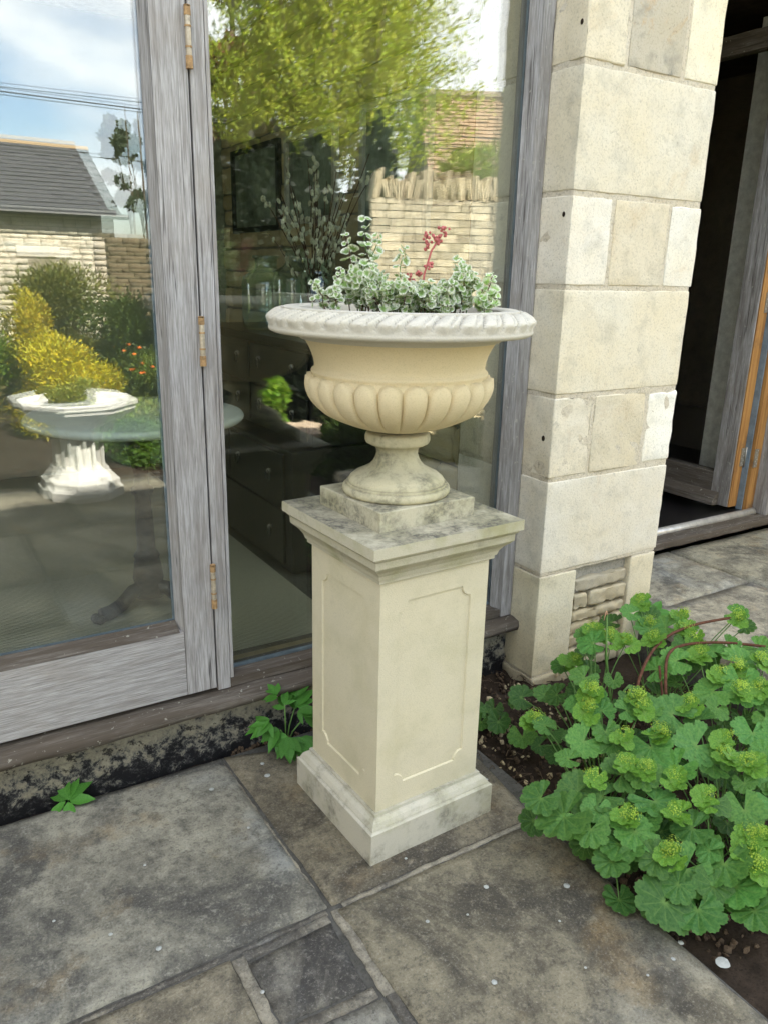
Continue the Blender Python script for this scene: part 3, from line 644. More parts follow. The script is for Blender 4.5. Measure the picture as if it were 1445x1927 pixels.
for i, (p_, c) in enumerate(TS): part('slab', slab_poly(p_, .150, .06, 70 + i * 9, .05, .003, .008, .006), M['slab'], ter, True, tuple(x * 1.35 for x in c))
dfr = root('door_frame', (3.6, 2.35, .15), 'grey weathered oak frame and sill of the open doorway right of the pier', 'door frame')
part('sill_beam', rough_box(2.387, 4.35, 2.288, 2.42, .155, .194, .03, .008, .003, 21, 10), M['oakxd'], dfr, True, (1.4, 1.5, 1.4))
part('threshold', lathe(BM(), [(.0001, 0), (.021, .001), (.021, 1.46), (.0001, 1.462)], (0, 0), 16), M['alu'], dfr, True)
th_ = dfr.children[-1] if len(dfr.children) else None

th_ = [o for o in COL.objects if o.name.startswith('threshold')][0]
th_.rotation_euler = (0, R(90), 0); th_.location = Vector((2.388, 2.392, .201)) - wl(dfr)
part('water_bar', B(2.388, 3.87, 2.422, 2.46, .155, .208), M['black'], dfr)
part('jamb', B(3.8605, 3.935, 2.325, 2.43, .1945, 2.72, .003), M['oakzg'], dfr, False)
part('jamb_rebate', B(3.797, 3.860, 2.405, 2.46, .2085, 2.72, .002), M['orange'], dfr)
part('jamb_face', B(3.9355, 4.069, 2.30, 2.43, .1945, 2.72, .003), M['pale_oak'], dfr)
part('seal', B(3.788, 3.7962, 2.425, 2.458, .2085, 2.7), M['spacer'], dfr)
# open leaf, swung inwards
LX0, LX1 = 3.712, 3.786
ol = root('open_door', (3.82, 2.9, .21), 'weathered oak glazed door standing open inwards in the right hand doorway', 'door')
part('stile', B(LX0, LX1 - .046, 2.462, 2.572, .225, 2.56, .003), M['oakzg'], ol); part('stile', B(LX0, LX1, 3.24, 3.35, .225, 2.56, .003), M['oakzg'], ol)
part('edge_strip', B(LX1 - .0455, LX1, 2.4615, 2.5725, .225, 2.5, .001), M['orange'], ol)
part('edge_face', B(LX0 + .006, LX1 - .001, 2.455, 2.4612, .226, 2.499), M['orange'], ol)
part('bottom_rail', B(LX0 + .002, LX1, 2.5732, 3.2392, .225, .40, .003), M['oaky'], ol); part('top_rail', B(LX0 + .002, LX1, 2.5732, 3.2392, 2.47, 2.56, .003), M['oaky'], ol)
bm = bevelled(BM(), [[(LX0 - .001, 2.52, .225), (LX0 - .050, 2.52, .228), (LX0 - .044, 2.52, .262), (LX0 - .001, 2.52, .295)], [(LX0 - .001, 3.3, .225), (LX0 - .050, 3.3, .228), (LX0 - .044, 3.3, .262), (LX0 - .001, 3.3, .295)]])
part('weather_board', bm, M['oaky'], ol)
part('glass_sheet', B(LX0 + .025, LX0 + .031, 2.5735, 3.239, .401, 2.469), M['glass'], ol)
def butt(zc):
    h = part('hinge', lathe(BM(), [(.0001, zc - .055), (.006, zc - .054), (.006, zc + .054), (.0001, zc + .055)], (3.7915, 2.449), 12), M['steel'], ol, True)
    part('hinge_plate', B(3.755, 3.786, 2.4515, 2.4545, zc - .05, zc + .05), M['steel'], h); part('hinge_plate', B(3.7975, 3.828, 2.4005, 2.4045, zc - .05, zc + .05), M['steel'], h)
    for dx in (3.764, 3.776, 3.808, 3.819):
        for dz in (-.036, -.012, .012, .036):
            yy = 2.451 if dx < 3.79 else 2.400
            b = BM(); bmesh.ops.create_uvsphere(b, u_segments=8, v_segments=5, radius=.0035, matrix=Matrix.Translation((dx, yy, zc + dz + (.005 if dx in (3.764, 3.819) else -.005))) @ Matrix.Diagonal((1, .4, 1, 1))); part('screw', b, M['alu'], h, True)
butt(.50); butt(1.30)
# the dim room behind the doorway
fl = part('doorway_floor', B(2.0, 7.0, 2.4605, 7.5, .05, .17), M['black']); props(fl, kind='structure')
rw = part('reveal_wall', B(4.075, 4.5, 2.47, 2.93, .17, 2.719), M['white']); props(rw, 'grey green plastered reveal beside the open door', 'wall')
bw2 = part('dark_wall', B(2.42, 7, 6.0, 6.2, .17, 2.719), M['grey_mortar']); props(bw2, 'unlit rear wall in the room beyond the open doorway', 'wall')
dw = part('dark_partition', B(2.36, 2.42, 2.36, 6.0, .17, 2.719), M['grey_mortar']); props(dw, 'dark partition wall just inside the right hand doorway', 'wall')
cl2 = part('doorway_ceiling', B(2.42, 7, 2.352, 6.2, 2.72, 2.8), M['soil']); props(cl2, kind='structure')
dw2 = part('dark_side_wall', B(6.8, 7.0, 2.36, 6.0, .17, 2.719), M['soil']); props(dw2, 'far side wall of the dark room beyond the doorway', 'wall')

# ------------------------------------------------------------------ furniture inside
def ring_handle(x, y, z, rt):
    h = part('ring_handle', BM_torus(x - .012, y, z, .022, .0035), M['iron'], rt, True)
    b = BM(); bmesh.ops.create_uvsphere(b, u_segments=10, v_segments=8, radius=.011, matrix=Matrix.Translation((x - .006, y, z + .02))); part('rosette', b, M['steel'], h, True)
def BM_torus(x, y, z, Rr, r):
    bm = BM(); n, k = 18, 6; G = []
    for i in range(n):
        a = 2 * math.pi * i / n
        G.append([bm.verts.new((x + r * math.cos(b) , y + (Rr + r * math.sin(b)) * math.sin(a), z + (Rr + r * math.sin(b)) * math.cos(a))) for b in [2 * math.pi * q / k for q in range(k)]])
    for i in range(n):
        for q in range(k): bm.faces.new((G[i][q], G[(i + 1) % n][q], G[(i + 1) % n][(q + 1) % k], G[i][(q + 1) % k]))
    return bm
dr = root('chest_of_drawers', (1.5, 3.3, .19), 'black lacquered chest of drawers with ring handles behind the right hand pane', 'chest')
part('lower_carcass', B(1.262, 1.855, 2.735, 4.05, .2, .715, .006), M['black'], dr); part('upper_carcass', B(1.372, 1.855, 2.765, 4.0, .7155, 1.105, .006), M['black'], dr)
part('top', B(1.345, 1.857, 2.735, 4.03, 1.106, 1.135, .006), M['black'], dr)
for (x, z0, z1) in [(1.26, .225, .455), (1.26, .475, .695), (1.37, .735, .905), (1.37, .925, 1.09)]:
    for y0 in (2.80, 3.405) if x > 1.3 or z0 > .4 else (2.80,):
        y1 = y0 + .585 if (x > 1.3 or z0 > .4) else 3.99
        d = part('drawer', B(x - .010, x + .02, y0, y1, z0, z1, .004), M['black'], dr)
        for yy in ([y0 + .12, y1 - .12]): ring_handle(x - .012, yy, (z0 + z1) / 2, d)
# round marble table on an iron column
tb = root('round_table', (.67, 2.72, .196), 'round pale marble table on a dark iron column inside the left door', 'table')
part('marble_top', lathe(BM(), [(.0001, .890), (.345, .890), (.362, .897), (.367, .908), (.362, .918), (.350, .922), (.0001, .922)], (.67, 2.72), 64), M['marble'], tb, True)
part('frame_ring', lathe(BM(), [(.0001, .858), (.10, .858), (.165, .872), (.175, .889), (.0001, .8895)], (.67, 2.72), 40), M['iron'], tb, True)
part('column', lathe(BM(), [(.0001, .24), (.055, .24), (.058, .275), (.05, .29), (.055, .31), (.047, .37), (.042, .385), (.047, .395), (.033, .42), (.029, .50), (.027, .62), (.038, .635), (.040, .65), (.027, .66), (.024, .70), (.045, .79), (.047, .81), (.03, .835), (.09, .857), (.0001, .8575)], (.67, 2.72), 20, lambda a, r, z: .0035 * abs(math.sin(a * 4)) if .42 < z < .62 else 0), M['iron'], tb, True)
for k in range(3):
    a = R(200 + 120 * k); d = Vector((math.cos(a), math.sin(a), 0)); c = Vector((.67, 2.72, 0)); bm = BM()
    tube(bm, [c + Vector((0, 0, .28)), c + d * .07 + Vector((0, 0, .272)), c + d * .12 + Vector((0, 0, .235)), c + d * .165 + Vector((0, 0, .222)), c + d * .20 + Vector((0, 0, .222))], .026, 10)
    for s in (-1, 0, 1):
        q = Matrix.Rotation(R(28 * s), 3, 'Z') @ d
        bmesh.ops.create_icosphere(bm, subdivisions=2, radius=.017, matrix=Matrix.Translation(c + d * .19 + q * .03 + Vector((0, 0, .214))))
    part('claw_foot', bm, M['iron'], tb, True)
# glass jars on the chest
def jar(x, y, h, r, label, name='glass_jar'):
    rt = root(name, (x, y, 1.136), label, 'jar'); z = 1.136
    part('body', lathe(BM(), [(.0001, z), (r * .92, z + .001), (r, z + .015), (r, z + h * .62), (r * .93, z + h * .72), (r * .55, z + h * .80), (r * .45, z + h * .84), (r * .45, z + h * .96), (r * .55, z + h * .965), (r * .56, z + h), (r * .48, z + h)], (x, y), 32, None, False), M['glass_thin'], rt, True)
    return rt
jar(1.50, 3.50, .33, .115, 'wide shouldered clear glass jar standing left on the black chest'); 
jar(1.52, 3.22, .36, .10, 'clear green glass jar behind the vase on the black chest')
vz = root('glass_vase', (1.50, 2.98, 1.136), 'straight greenish glass vase holding the pussy willow stems', 'vase')
part('body', lathe(BM(), [(.0001, 1.137), (.085, 1.138), (.088, 1.15), (.088, 1.36), (.070, 1.39), (.062, 1.41), (.078, 1.425), (.078, 1.45)], (1.50, 2.98), 32, None, False), M['glass_thin'], vz, True)
pw = root('pussy_willow', (1.50, 2.98, 1.15), 'bunch of bare pussy willow stems with pale catkins in the vase', 'branches')
rr = random.Random(21)
cat_me = bpy.data.meshes.new('catkin'); b = BM(); bmesh.ops.create_icosphere(b, subdivisions=1, radius=1, matrix=Matrix.Diagonal((.0085, .0085, .0145, 1))); b.to_mesh(cat_me); b.free(); cat_me.materials.append(M['catkin'])
ncat = 0
for i in range(30):
    a = rr.uniform(0, 6.28); sp = rr.uniform(.05, .42) if i > 4 else rr.uniform(0, .1); ht = rr.uniform(.45, .80) * (1 - sp * .35)
    dx = math.cos(a) * sp * .55; dy = math.sin(a) * sp
    p0 = Vector((1.50 - dx * .12 + rr.uniform(-.03, .03), 2.98 - dy * .12 + rr.uniform(-.03, .03), 1.15)); pts = []
    for k in range(9):
        t = k / 8; pts.append(p0 + Vector((dx * t ** 1.4, dy * t ** 1.4, ht * t)) + Vector((rr.uniform(-1, 1), rr.uniform(-1, 1), 0)) * .006 * t)
    bm = BM(); tube(bm, pts, .0035, 5, True, .45); st = part('stem', bm, M['twig'], pw)
    for k in range(9):
        if ncat > 255: break
        t = rr.uniform(.38, 1.0); q = pts[int(t * 8)] + (pts[min(8, int(t * 8) + 1)] - pts[int(t * 8)]) * (t * 8 % 1)
        q = q + Vector((rr.uniform(-1, 1), rr.uniform(-1, 1), .3)) * .011
        c = link('catkin', cat_me, None, pw, q - wl(pw)); c.rotation_euler = (rr.uniform(-.5, .5), rr.uniform(-.5, .5), 0); ncat += 1
# pictures on the rubble wall
def picture(y0, y1, z0, z1, label, lean=0, pale=False):
    rt = root('framed_picture', (1.80, (y0 + y1) / 2, z0), label, 'picture'); x1 = 1.838; x0 = 1.81; w = .028
    fm = M['mount'] if pale else M['iron']
    for a in ((y0, y0 + w, z0, z1), (y1 - w, y1, z0, z1)): part('frame_bar', B(x0, x1, a[0], a[1], a[2], a[3], .002), fm, rt)
    for a in ((z0, z0 + w), (z1 - w, z1)): part('frame_bar', B(x0, x1, y0 + w + .0004, y1 - w - .0004, a[0], a[1], .002), fm, rt)
    part('print', B(x1 - .010, x1 - .002, y0 + w, y1 - w, z0 + w, z1 - w), M['picture'], rt)
    if not pale: part('mount', B(x1 - .012, x1 - .0105, y0 + w + .05, y0 + w + .11, z0 + w + .04, z0 + w + .09), M['mount'], rt)
    return rt
picture(4.05, 4.72, 1.61, 2.06, 'black framed abstract print leftmost on the stone wall')
picture(3.42, 3.97, 1.63, 2.05, 'dark picture with a pale frame behind the pussy willow', 0, True)
picture(2.66, 3.19, 1.55, 2.08, 'large pale framed picture nearest the window on the stone wall', 0, True)

# ------------------------------------------------------------------ pedestal
TH = .0395; PC = (1.003, 1.5436)
ped = root('pedestal', (PC[0], PC[1], 0), 'square cream stone pedestal with notched panels under the urn', 'pedestal'); ped.rotation_euler = (0, 0, TH)
def lpart(name, bm, m, parent, smooth=False, z0=0):
    me = bpy.data.meshes.new(name); bmesh.ops.recalc_face_normals(bm, faces=bm.faces[:]); bm.to_mesh(me); bm.free()
    if smooth: me.polygons.foreach_set('use_smooth', [True] * len(me.polygons))
    return link(name, me, m, parent, (0, 0, z0))
def bevel_all(bm, off, ang=30):
    es = [e for e in bm.edges if len(e.link_faces) == 2 and e.calc_face_angle(0) > R(ang)]
    bmesh.ops.bevel(bm, geom=es, offset=off, segments=2, affect='EDGES', profile=.5); return bm
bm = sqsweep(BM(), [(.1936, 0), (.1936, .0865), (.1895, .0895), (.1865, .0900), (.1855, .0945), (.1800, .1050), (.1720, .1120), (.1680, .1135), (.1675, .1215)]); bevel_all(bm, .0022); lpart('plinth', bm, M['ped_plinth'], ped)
bm = sqsweep(BM(), [(.1600, .7300), (.1690, .7352), (.1690, .7440), (.1730, .7450), (.1760, .7560), (.1840, .7680), (.1960, .7790), (.2010, .7850), (.2020, .8020), (.2065, .8060), (.2100, .8128), (.2157, .8140), (.2157, .8393)])
bevel_all(bm, .0018); lpart('cap', bm, M['ped_cap'], ped)
def panel_face():
    """front face of the shaft with a sunk panel with notched corners, in x/z at y=-a"""
    a = .1599; z0, z1 = .1218, .7348; px, pz0, pz1, nr = .108, .182, .676, .027
    out = [(-a, z0), (a, z0), (a, z1), (-a, z1)]; pan = []
    for (cx, cz, a0) in [(px, pz0, 180), (px, pz1, 270), (-px, pz1, 0), (-px, pz0, 90)]:
        for k in range(7):
            ang = R(a0 - 90 * k / 6 if True else 0); 
            pan.append((cx + nr * math.cos(ang), cz + nr * math.sin(ang)))
    return a, out, pan
bm = BM(); a_, out_, pan_ = panel_face()
# order the notch arcs so that the outline runs anticlockwise
def notch(cx, cz, s, e): return [(cx + .027 * math.cos(R(s + (e - s) * k / 6)), cz + .027 * math.sin(R(s + (e - s) * k / 6))) for k in range(7)]
pan_ = notch(.108, .182, 180, 90) + notch(.108, .676, 270, 180) + notch(-.108, .676, 360, 270) + notch(-.108, .182, 90, 0)
for q in range(4):
    rot = Matrix.Rotation(R(90 * q), 4, 'Z')
    ov = [bm.verts.new(rot @ Vector((x, -a_, z))) for x, z in out_]; pv = [bm.verts.new(rot @ Vector((x, -a_, z))) for x, z in pan_]
    def inset(f):
        cx, cz = 0, .429; r = []
        n = len(pan_)
        for i in range(n):
            p, q0, q1 = Vector(pan_[i]), Vector(pan_[i - 1]), Vector(pan_[(i + 1) % n]); t = (q1 - q0).normalized(); nrm = Vector((-t.y, t.x)); r.append(p + nrm * f)
        return r
    iv = [bm.verts.new(rot @ Vector((p.x, -a_ + .0045, p.y))) for p in inset(.0022)]
    oe = [bm.edges.new((ov[i], ov[(i + 1) % 4])) for i in range(4)]; pe = [bm.edges.new((pv[i], pv[(i + 1) % len(pv)])) for i in range(len(pv))]
    bmesh.ops.triangle_fill(bm, edges=oe + pe, use_beauty=True)
    for i in range(len(pv)): k = (i + 1) % len(pv); bm.faces.new((pv[i], pv[k], iv[k], iv[i]))
    bm.faces.new(iv)
bmesh.ops.remove_doubles(bm, verts=bm.verts[:], dist=1e-5)
lpart('shaft', bm, M['ped_shaft'], ped)

# ------------------------------------------------------------------ urn
UC = (.9962, 1.5528)
urn = root('urn', (UC[0], UC[1], .8395), 'large cream stone urn with lobed bowl and leaf carved rim on the pedestal', 'urn'); ub = wl(urn)
def upart(name, bm, m, smooth=True):
    for v in bm.verts: v.co -= Vector((0, 0, .8395))
    bmesh.ops.recalc_face_normals(bm, faces=bm.faces[:]); me = bpy.data.meshes.new(name); bm.to_mesh(me); bm.free()
    if smooth: me.polygons.foreach_set('use_smooth', [True] * len(me.polygons)); me.set_sharp_from_angle(angle=R(42))
    return link(name, me, m, urn, (0, 0, 0))
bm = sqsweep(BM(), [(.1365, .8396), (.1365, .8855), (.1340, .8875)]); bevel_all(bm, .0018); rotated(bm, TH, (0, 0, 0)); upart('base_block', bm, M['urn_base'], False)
prof = [(.1235, .8877), (.1285, .8895), (.1315, .8945), (.1320, .9000), (.1300, .9055), (.1255, .9090), (.1225, .9095), (.1222, .9150), (.1175, .9155), (.1172, .9195), (.1135, .9260), (.1030, .9345), (.0850, .9430), (.0690, .9520), (.0590, .9625), (.0530, .9740), (.0500, .9850), (.0510, .9950), (.0560, 1.0030), (.0620, 1.0070), (.0690, 1.0080), (.0760, 1.0120), (.0785, 1.0180), (.0785, 1.0270), (.0765, 1.0330), (.0720, 1.0365), (.0001, 1.0368)]
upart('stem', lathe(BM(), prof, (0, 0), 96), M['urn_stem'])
NL = 24
def bowl_r(z):
    P_ = [(1.040, .062), (1.046, .085), (1.056, .122), (1.068, .150), (1.082, .172), (1.098, .190), (1.115, .2035), (1.132, .211), (1.150, .2130), (1.163, .2115), (1.176, .2110)]
    return .2135 * math.sqrt(max(.045, 1 - ((1.155 - z) / .118) ** 2)) if z < 1.155 else .2135 - (z - 1.155) * .12
bm = BM(); NS = NL * 16; rings = []
zs = [1.040 + .132 * (i / 44) for i in range(45)]
for z in zs:
    ring = []
    for k in range(NS):
        th = 2 * math.pi * k / NS; ph = ((th * NL / (2 * math.pi)) % 1) * 2 - 1
        w = 1.0
        if z > 1.142: w = max(0, 1 - ((z - 1.142) / .031) ** 2.6) ** .5
        x = abs(ph) / max(w, 1e-3) / .97
        d = math.sqrt(max(0, 1 - x * x)) if x < 1 else 0
        a = .0165 * min(1, max(.25, (z - 1.036) / .05))
        r = bowl_r(z) - .0075 + a * d ** .75 * (1 if w > .02 else 0)
        ring.append(bm.verts.new((r * math.cos(th), r * math.sin(th), z)))
    rings.append(ring)
for (r, z) in [(.2045, 1.1740), (.2050, 1.1765), (.2068, 1.1785), (.2072, 1.1825), (.2055, 1.1860), (.2015, 1.1885), (.1995, 1.1930), (.1995, 1.199), (.2015, 1.210), (.2055, 1.2225), (.2115, 1.2360), (.2190, 1.2490), (.2290, 1.2610), (.2420, 1.2690), (.2550, 1.2715)]:
    rings.append([bm.verts.new((r * math.cos(2 * math.pi * k / NS), r * math.sin(2 * math.pi * k / NS), z)) for k in range(NS)])
for a, b in zip(rings, rings[1:]):
    for k in range(NS): bm.faces.new((a[k], a[(k + 1) % NS], b[(k + 1) % NS], b[k]))
bm.faces.new(rings[0][::-1]); upart('bowl', bm, M['urn_bowl'])
# rim: stepped lip, slanting carved tongues, fillet and underside
bm = BM(); NR = 34; NS = NR * 14; rings = []
def ring(fn): rings.append([bm.verts.new(fn(2 * math.pi * k / NS)) for k in range(NS)])
def plain(r, z): ring(lambda t: (r * math.cos(t), r * math.sin(t), z))
for r, z in [(.228, 1.255), (.228, 1.300), (.232, 1.3225), (.236, 1.3255), (.266, 1.3262), (.2695, 1.3245), (.2702, 1.3205), (.2700, 1.3155)]: plain(r, z)
for i in range(15):
    s = i / 14
    rb = .2705 + .0315 * math.sin(s * math.pi * .55) / math.sin(math.pi * .55) ; zb = 1.3145 - .031 * s ** 1.25
    def f(t, s=s, rb=rb, zb=zb):
        u = t * NR / (2 * math.pi) + .55 * s + .12 * math.sin(s * 3.1)
        p = (u % 1) * 2 - 1; idx = int(u) % NR
        end = .86 - .22 * abs(p) ** 2.2                       # each tongue ends in its own rounded tip
        d = 0
        if s < end:
            d = (1 - abs(p) ** 4) ** .6 * .012
            g = abs(p - .30); d -= .0055 * math.exp(-(g / .09) ** 2)
            d *= min(1, (end - s) / .12) ** .5 if s > end - .12 else 1
        d += .0008 * noise.noise(Vector((math.cos(t) * 40, math.sin(t) * 40, s * 9)))
        n = Vector((.62, .78)); return ((rb + d * n.x) * math.cos(t), (rb + d * n.x) * math.sin(t), zb + d * n.y)
    ring(f)
for r, z in [(.3030, 1.2815), (.3028, 1.2775), (.3000, 1.2735), (.2940, 1.2705), (.2450, 1.2690), (.2320, 1.2560)]: plain(r, z)
for a, b in zip(rings, rings[1:]):
    for k in range(NS): bm.faces.new((a[k], a[(k + 1) % NS], b[(k + 1) % NS], b[k]))
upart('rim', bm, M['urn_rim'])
bm = BM(); n_ = 40; c0 = bm.verts.new((0, 0, 1.300)); prev = [c0] * n_
for r in (.05, .1, .15, .2, .232):
    cur = [bm.verts.new((r * math.cos(2 * math.pi * k / n_), r * math.sin(2 * math.pi * k / n_), 1.300 + .012 * noise.noise(Vector((r * 40, k * .7, 1))))) for k in range(n_)]
    for k in range(n_):
        if prev[0] is c0: bm.faces.new((c0, cur[k], cur[(k + 1) % n_]))
        else: bm.faces.new((prev[k], cur[k], cur[(k + 1) % n_], prev[(k + 1) % n_]))
    prev = cur
upart('potting_soil', bm, M['clod'])

# ------------------------------------------------------------------ leaf meshes
CAMP = Vector((0, 0, 1.4))
def set_tint(me, vals):
    a = me.color_attributes.new('tint', 'FLOAT_COLOR', 'POINT')
    buf = np.repeat(np.array(vals, dtype=np.float32)[:, None], 4, 1); buf[:, 3] = 1; a.data.foreach_set('color', buf.ravel())
def mantle_mesh(seed, lobes=9, rings=5, cup=.30, pleat=.09, teeth=True, mat_=None, open_=160):
    rr = random.Random(seed); n = lobes * 8; V = [(0, 0, 0)]; T = [.25]; F = []
    cupv = cup * rr.uniform(.6, 1.3); wob = [rr.uniform(.9, 1.08) for _ in range(lobes + 1)]
    for q in range(1, rings + 1):
        rho = q / rings
        for i in range(n + 1):
            u = i / n; th = R(-open_ + 2 * open_ * u) + R(90); lp = (u * lobes) % 1; li = min(lobes - 1, int(u * lobes)); c = abs(lp * 2 - 1)  # 0 at lobe middle
            rad = wob[li] * (1 - .13 * c ** 3.0 * rho ** 2)
            if teeth and q == rings: rad *= 1 + (.032 if i % 2 else -.02)
            r = rho * rad
            z = cupv * r * r * .6 - pleat * (1 - c) * r * 1.0 + .05 * noise.noise(Vector((math.cos(th) * r * 1.5 + seed, math.sin(th) * r * 1.5, 0))) - .16 * max(0, rho - .75) * 1.0 * (rr.random() * .3 + .8)
            V.append((math.cos(th) * r, math.sin(th) * r, z)); T.append(.62 if c < .14 and q < rings - 1 else (.85 if q == rings else 1.0))
    m = n + 1
    for i in range(n): F.append((0, 1 + i, 2 + i))
    for q in range(rings - 1):
        for i in range(n): a = 1 + q * m + i; F.append((a, a + m, a + m + 1, a + 1))
    me = bpy.data.meshes.new('scalloped_leaf'); me.from_pydata(V, [], F); set_tint(me, T); me.polygons.foreach_set('use_smooth', [True] * len(me.polygons)); me.materials.append(mat_ or M['lm']); return me
LMM = [mantle_mesh(i + 1) for i in range(6)]
LYM = [mantle_mesh(40 + i, 7, 3, .55, .14) for i in range(3)]      # young, cupped leaves
def simple_leaf(l, w, mat_, curl=.25, n=6, fold=.25, rimw=True, wavy=0):
    V = []; F = []; T = []
    for i in range(n + 1):
        t = i / n; ww = w * (math.sin(math.pi * min(1, t * 1.02) ** .8) ** .85 if 0 < t < 1 else .02); 
        if wavy and 0 < i < n: ww *= 1 + wavy * (1 if i % 2 else -1)
        z = -curl * l * t * t
        for s in (-1, -.55, 0, .55, 1): V.append((s * ww, l * t, z + abs(s) * ww * fold)); T.append((.0 if abs(s) == 1 or t in (0, 1) else 1.0) if rimw else 1.0)
    for i in range(n):
        for s in range(4): a = i * 5 + s; F.append((a, a + 1, a + 6, a + 5))
    me = bpy.data.meshes.new('leaf_blade'); me.from_pydata(V, [], F); set_tint(me, T); me.polygons.foreach_set('use_smooth', [True] * len(me.polygons)); me.materials.append(mat_); return me
def orient(o, nrm, fwd):
    z = Vector(nrm).normalized(); y = (Vector(fwd) - z * Vector(fwd).dot(z))
    y = y.normalized() if y.length > 1e-4 else z.orthogonal().normalized(); x = y.cross(z)
    o.rotation_euler = Matrix((x, y, z)).transposed().to_euler()

# ------------------------------------------------------------------ lady's mantle
LEAVES =  [(1.193,1.164,0.175,0.038),(1.213,1.104,0.16,0.053),(1.245,1.045,0.147,0.035),(1.237,0.968,0.119,0.038),(1.284,0.989,0.135,0.044),(1.328,0.985,0.143,0.049),(1.293,1.139,0.184,0.047),(1.339,1.099,0.18,0.041),(1.423,1.118,0.199,0.053),(1.435,1.019,0.173,0.049),(1.544,1.049,0.199,0.048),(1.655,1.021,0.209,0.049),(1.286,0.851,0.085,0.051),(1.335,0.801,0.08,0.044),(1.321,0.914,0.117,0.043),(1.381,0.874,0.115,0.048),(1.456,0.831,0.115,0.053),(1.448,0.79,0.098,0.052),(1.439,0.734,0.08,0.046),(1.564,0.805,0.128,0.044),(1.611,0.893,0.165,0.041),(1.553,0.939,0.169,0.038),(1.461,0.926,0.149,0.04),(1.705,1.015,0.214,0.044),(1.864,1.186,0.272,0.048),(1.939,1.145,0.272,0.054),(1.681,1.18,0.25,0.052),(1.654,1.074,0.222,0.049),(1.412,1.242,0.229,0.044),(1.547,1.134,0.222,0.044),(1.828,1.03,0.235,0.045),(1.441,1.506,0.069,0.038),(1.418,1.394,0.174,0.033),(1.554,1.541,0.174,0.032),(1.545,1.657,0.08,0.024),(1.482,1.724,0.04,0.024),(1.467,1.647,0.04,0.033),(1.696,1.62,0.2,0.034),(1.534,1.334,0.265,0.041),(1.52,1.288,0.254,0.035),(1.634,1.242,0.257,0.041),(1.638,1.285,0.267,0.035),(1.573,1.408,0.284,0.033),(1.707,1.509,0.314,0.039),(1.733,1.562,0.32,0.03),(1.934,1.486,0.32,0.037),(1.995,1.618,0.32,0.035),(2.097,1.661,0.32,0.033),(2.021,1.491,0.32,0.041),(2.068,1.447,0.32,0.041),(1.963,1.355,0.312,0.039),(1.997,1.29,0.304,0.032),(2.031,1.227,0.297,0.044),(2.072,1.295,0.312,0.032),(2.159,1.246,0.312,0.036),(2.112,1.192,0.299,0.032),(1.969,1.099,0.267,0.036),(1.731,0.922,0.194,0.032),(1.904,1.046,0.248,0.032),(2.273,1.408,0.32,0.028),(1.475,1.198,0.227,0.039),(1.476,1.229,0.235,0.034),(1.609,1.154,0.235,0.031),(1.465,1.087,0.197,0.042),(1.324,1.21,0.209,0.029),(1.481,1.346,0.261,0.029),(1.649,1.366,0.284,0.027),(1.581,1.254,0.254,0.029),(1.863,1.32,0.297,0.038),(1.798,1.335,0.293,0.034),(1.735,1.133,0.246,0.034),(1.819,1.137,0.257,0.035),(1.786,0.968,0.214,0.033),(1.674,0.941,0.19,0.029),(1.693,0.865,0.171,0.041),(1.55,0.751,0.105,0.047),(1.888,0.996,0.235,0.039),(2.004,1.07,0.265,0.042),(1.4,0.814,0.096,0.038),(1.33,0.854,0.096,0.04),(1.453,0.869,0.128,0.034),(1.208,1.077,0.15,0.03),(1.294,1.075,0.165,0.03),(1.38,1.001,0.158,0.035),(1.743,0.901,0.19,0.037),(1.493,0.731,0.085,0.042)]
FLOW =  [(1.479,1.174,0.265),(1.574,1.136,0.269),(1.501,1.018,0.227),(1.331,1.119,0.228),(1.351,0.898,0.162),(1.514,0.81,0.164),(1.712,1.035,0.263),(1.672,0.997,0.248),(1.622,1.253,0.301),(1.466,1.288,0.289),(1.413,1.434,0.188),(1.523,1.337,0.306),(1.689,1.572,0.246),(1.747,1.553,0.35),(1.754,1.481,0.35),(2.059,1.624,0.35),(1.877,1.413,0.35),(2.024,1.417,0.35),(2.086,1.483,0.35),(1.975,1.193,0.327),(1.903,1.203,0.321),(1.905,1.127,0.307),(2.067,1.175,0.333),(2.239,1.389,0.35),(1.708,0.956,0.242),(1.526,0.943,0.21),(1.324,1.008,0.194),(1.436,0.949,0.195),(1.949,1.503,0.35),(1.788,1.446,0.35),(1.974,1.103,0.31),(1.92,1.289,0.338),(1.499,0.782,0.15),(1.729,1.167,0.295),(1.536,0.824,0.173),(1.559,0.816,0.175),(1.608,1.225,0.293),(1.426,1.113,0.241),(1.453,1.076,0.236),(1.989,1.351,0.35)]
BASES = [((1.37, 1.09), "low lady's mantle clump with big flat leaves spilling onto the paving nearest the pedestal"), ((1.46, 1.21), "lady's mantle clump with yellow green heads in front of the stone pier foot"), ((1.47, .86), "lady's mantle clump with broad leaves hanging over the front corner of the flags"),
         ((1.66, .97), "lady's mantle clump at the lower right edge of the photo"), ((1.64, 1.40), "lady's mantle clump growing against the rubble patch of the pier"), ((1.92, 1.14), "lady's mantle clump at the right edge with large round leaves"), ((2.03, 1.46), "lady's mantle clump in flower below the edge of the raised terrace")]
plants = [root('ladys_mantle', (x, y, -.03), lab, 'plant', "lady's mantle plants in the bed") for (x, y), lab in BASES]
seedl = root('ladys_mantle', (1.50, 1.70, -.03), "small lady's mantle seedling close behind the right side of the pedestal", 'plant', "lady's mantle plants in the bed")
stems = {p.name: BM() for p in plants + [seedl]}
rr = random.Random(17)
def nearest(x, y):
    if x < 1.52 and y > 1.6 or (x < 1.47 and y > 1.5): return seedl
    return min(plants, key=lambda p: (p.location.x - x) ** 2 + (p.location.y - y) ** 2)
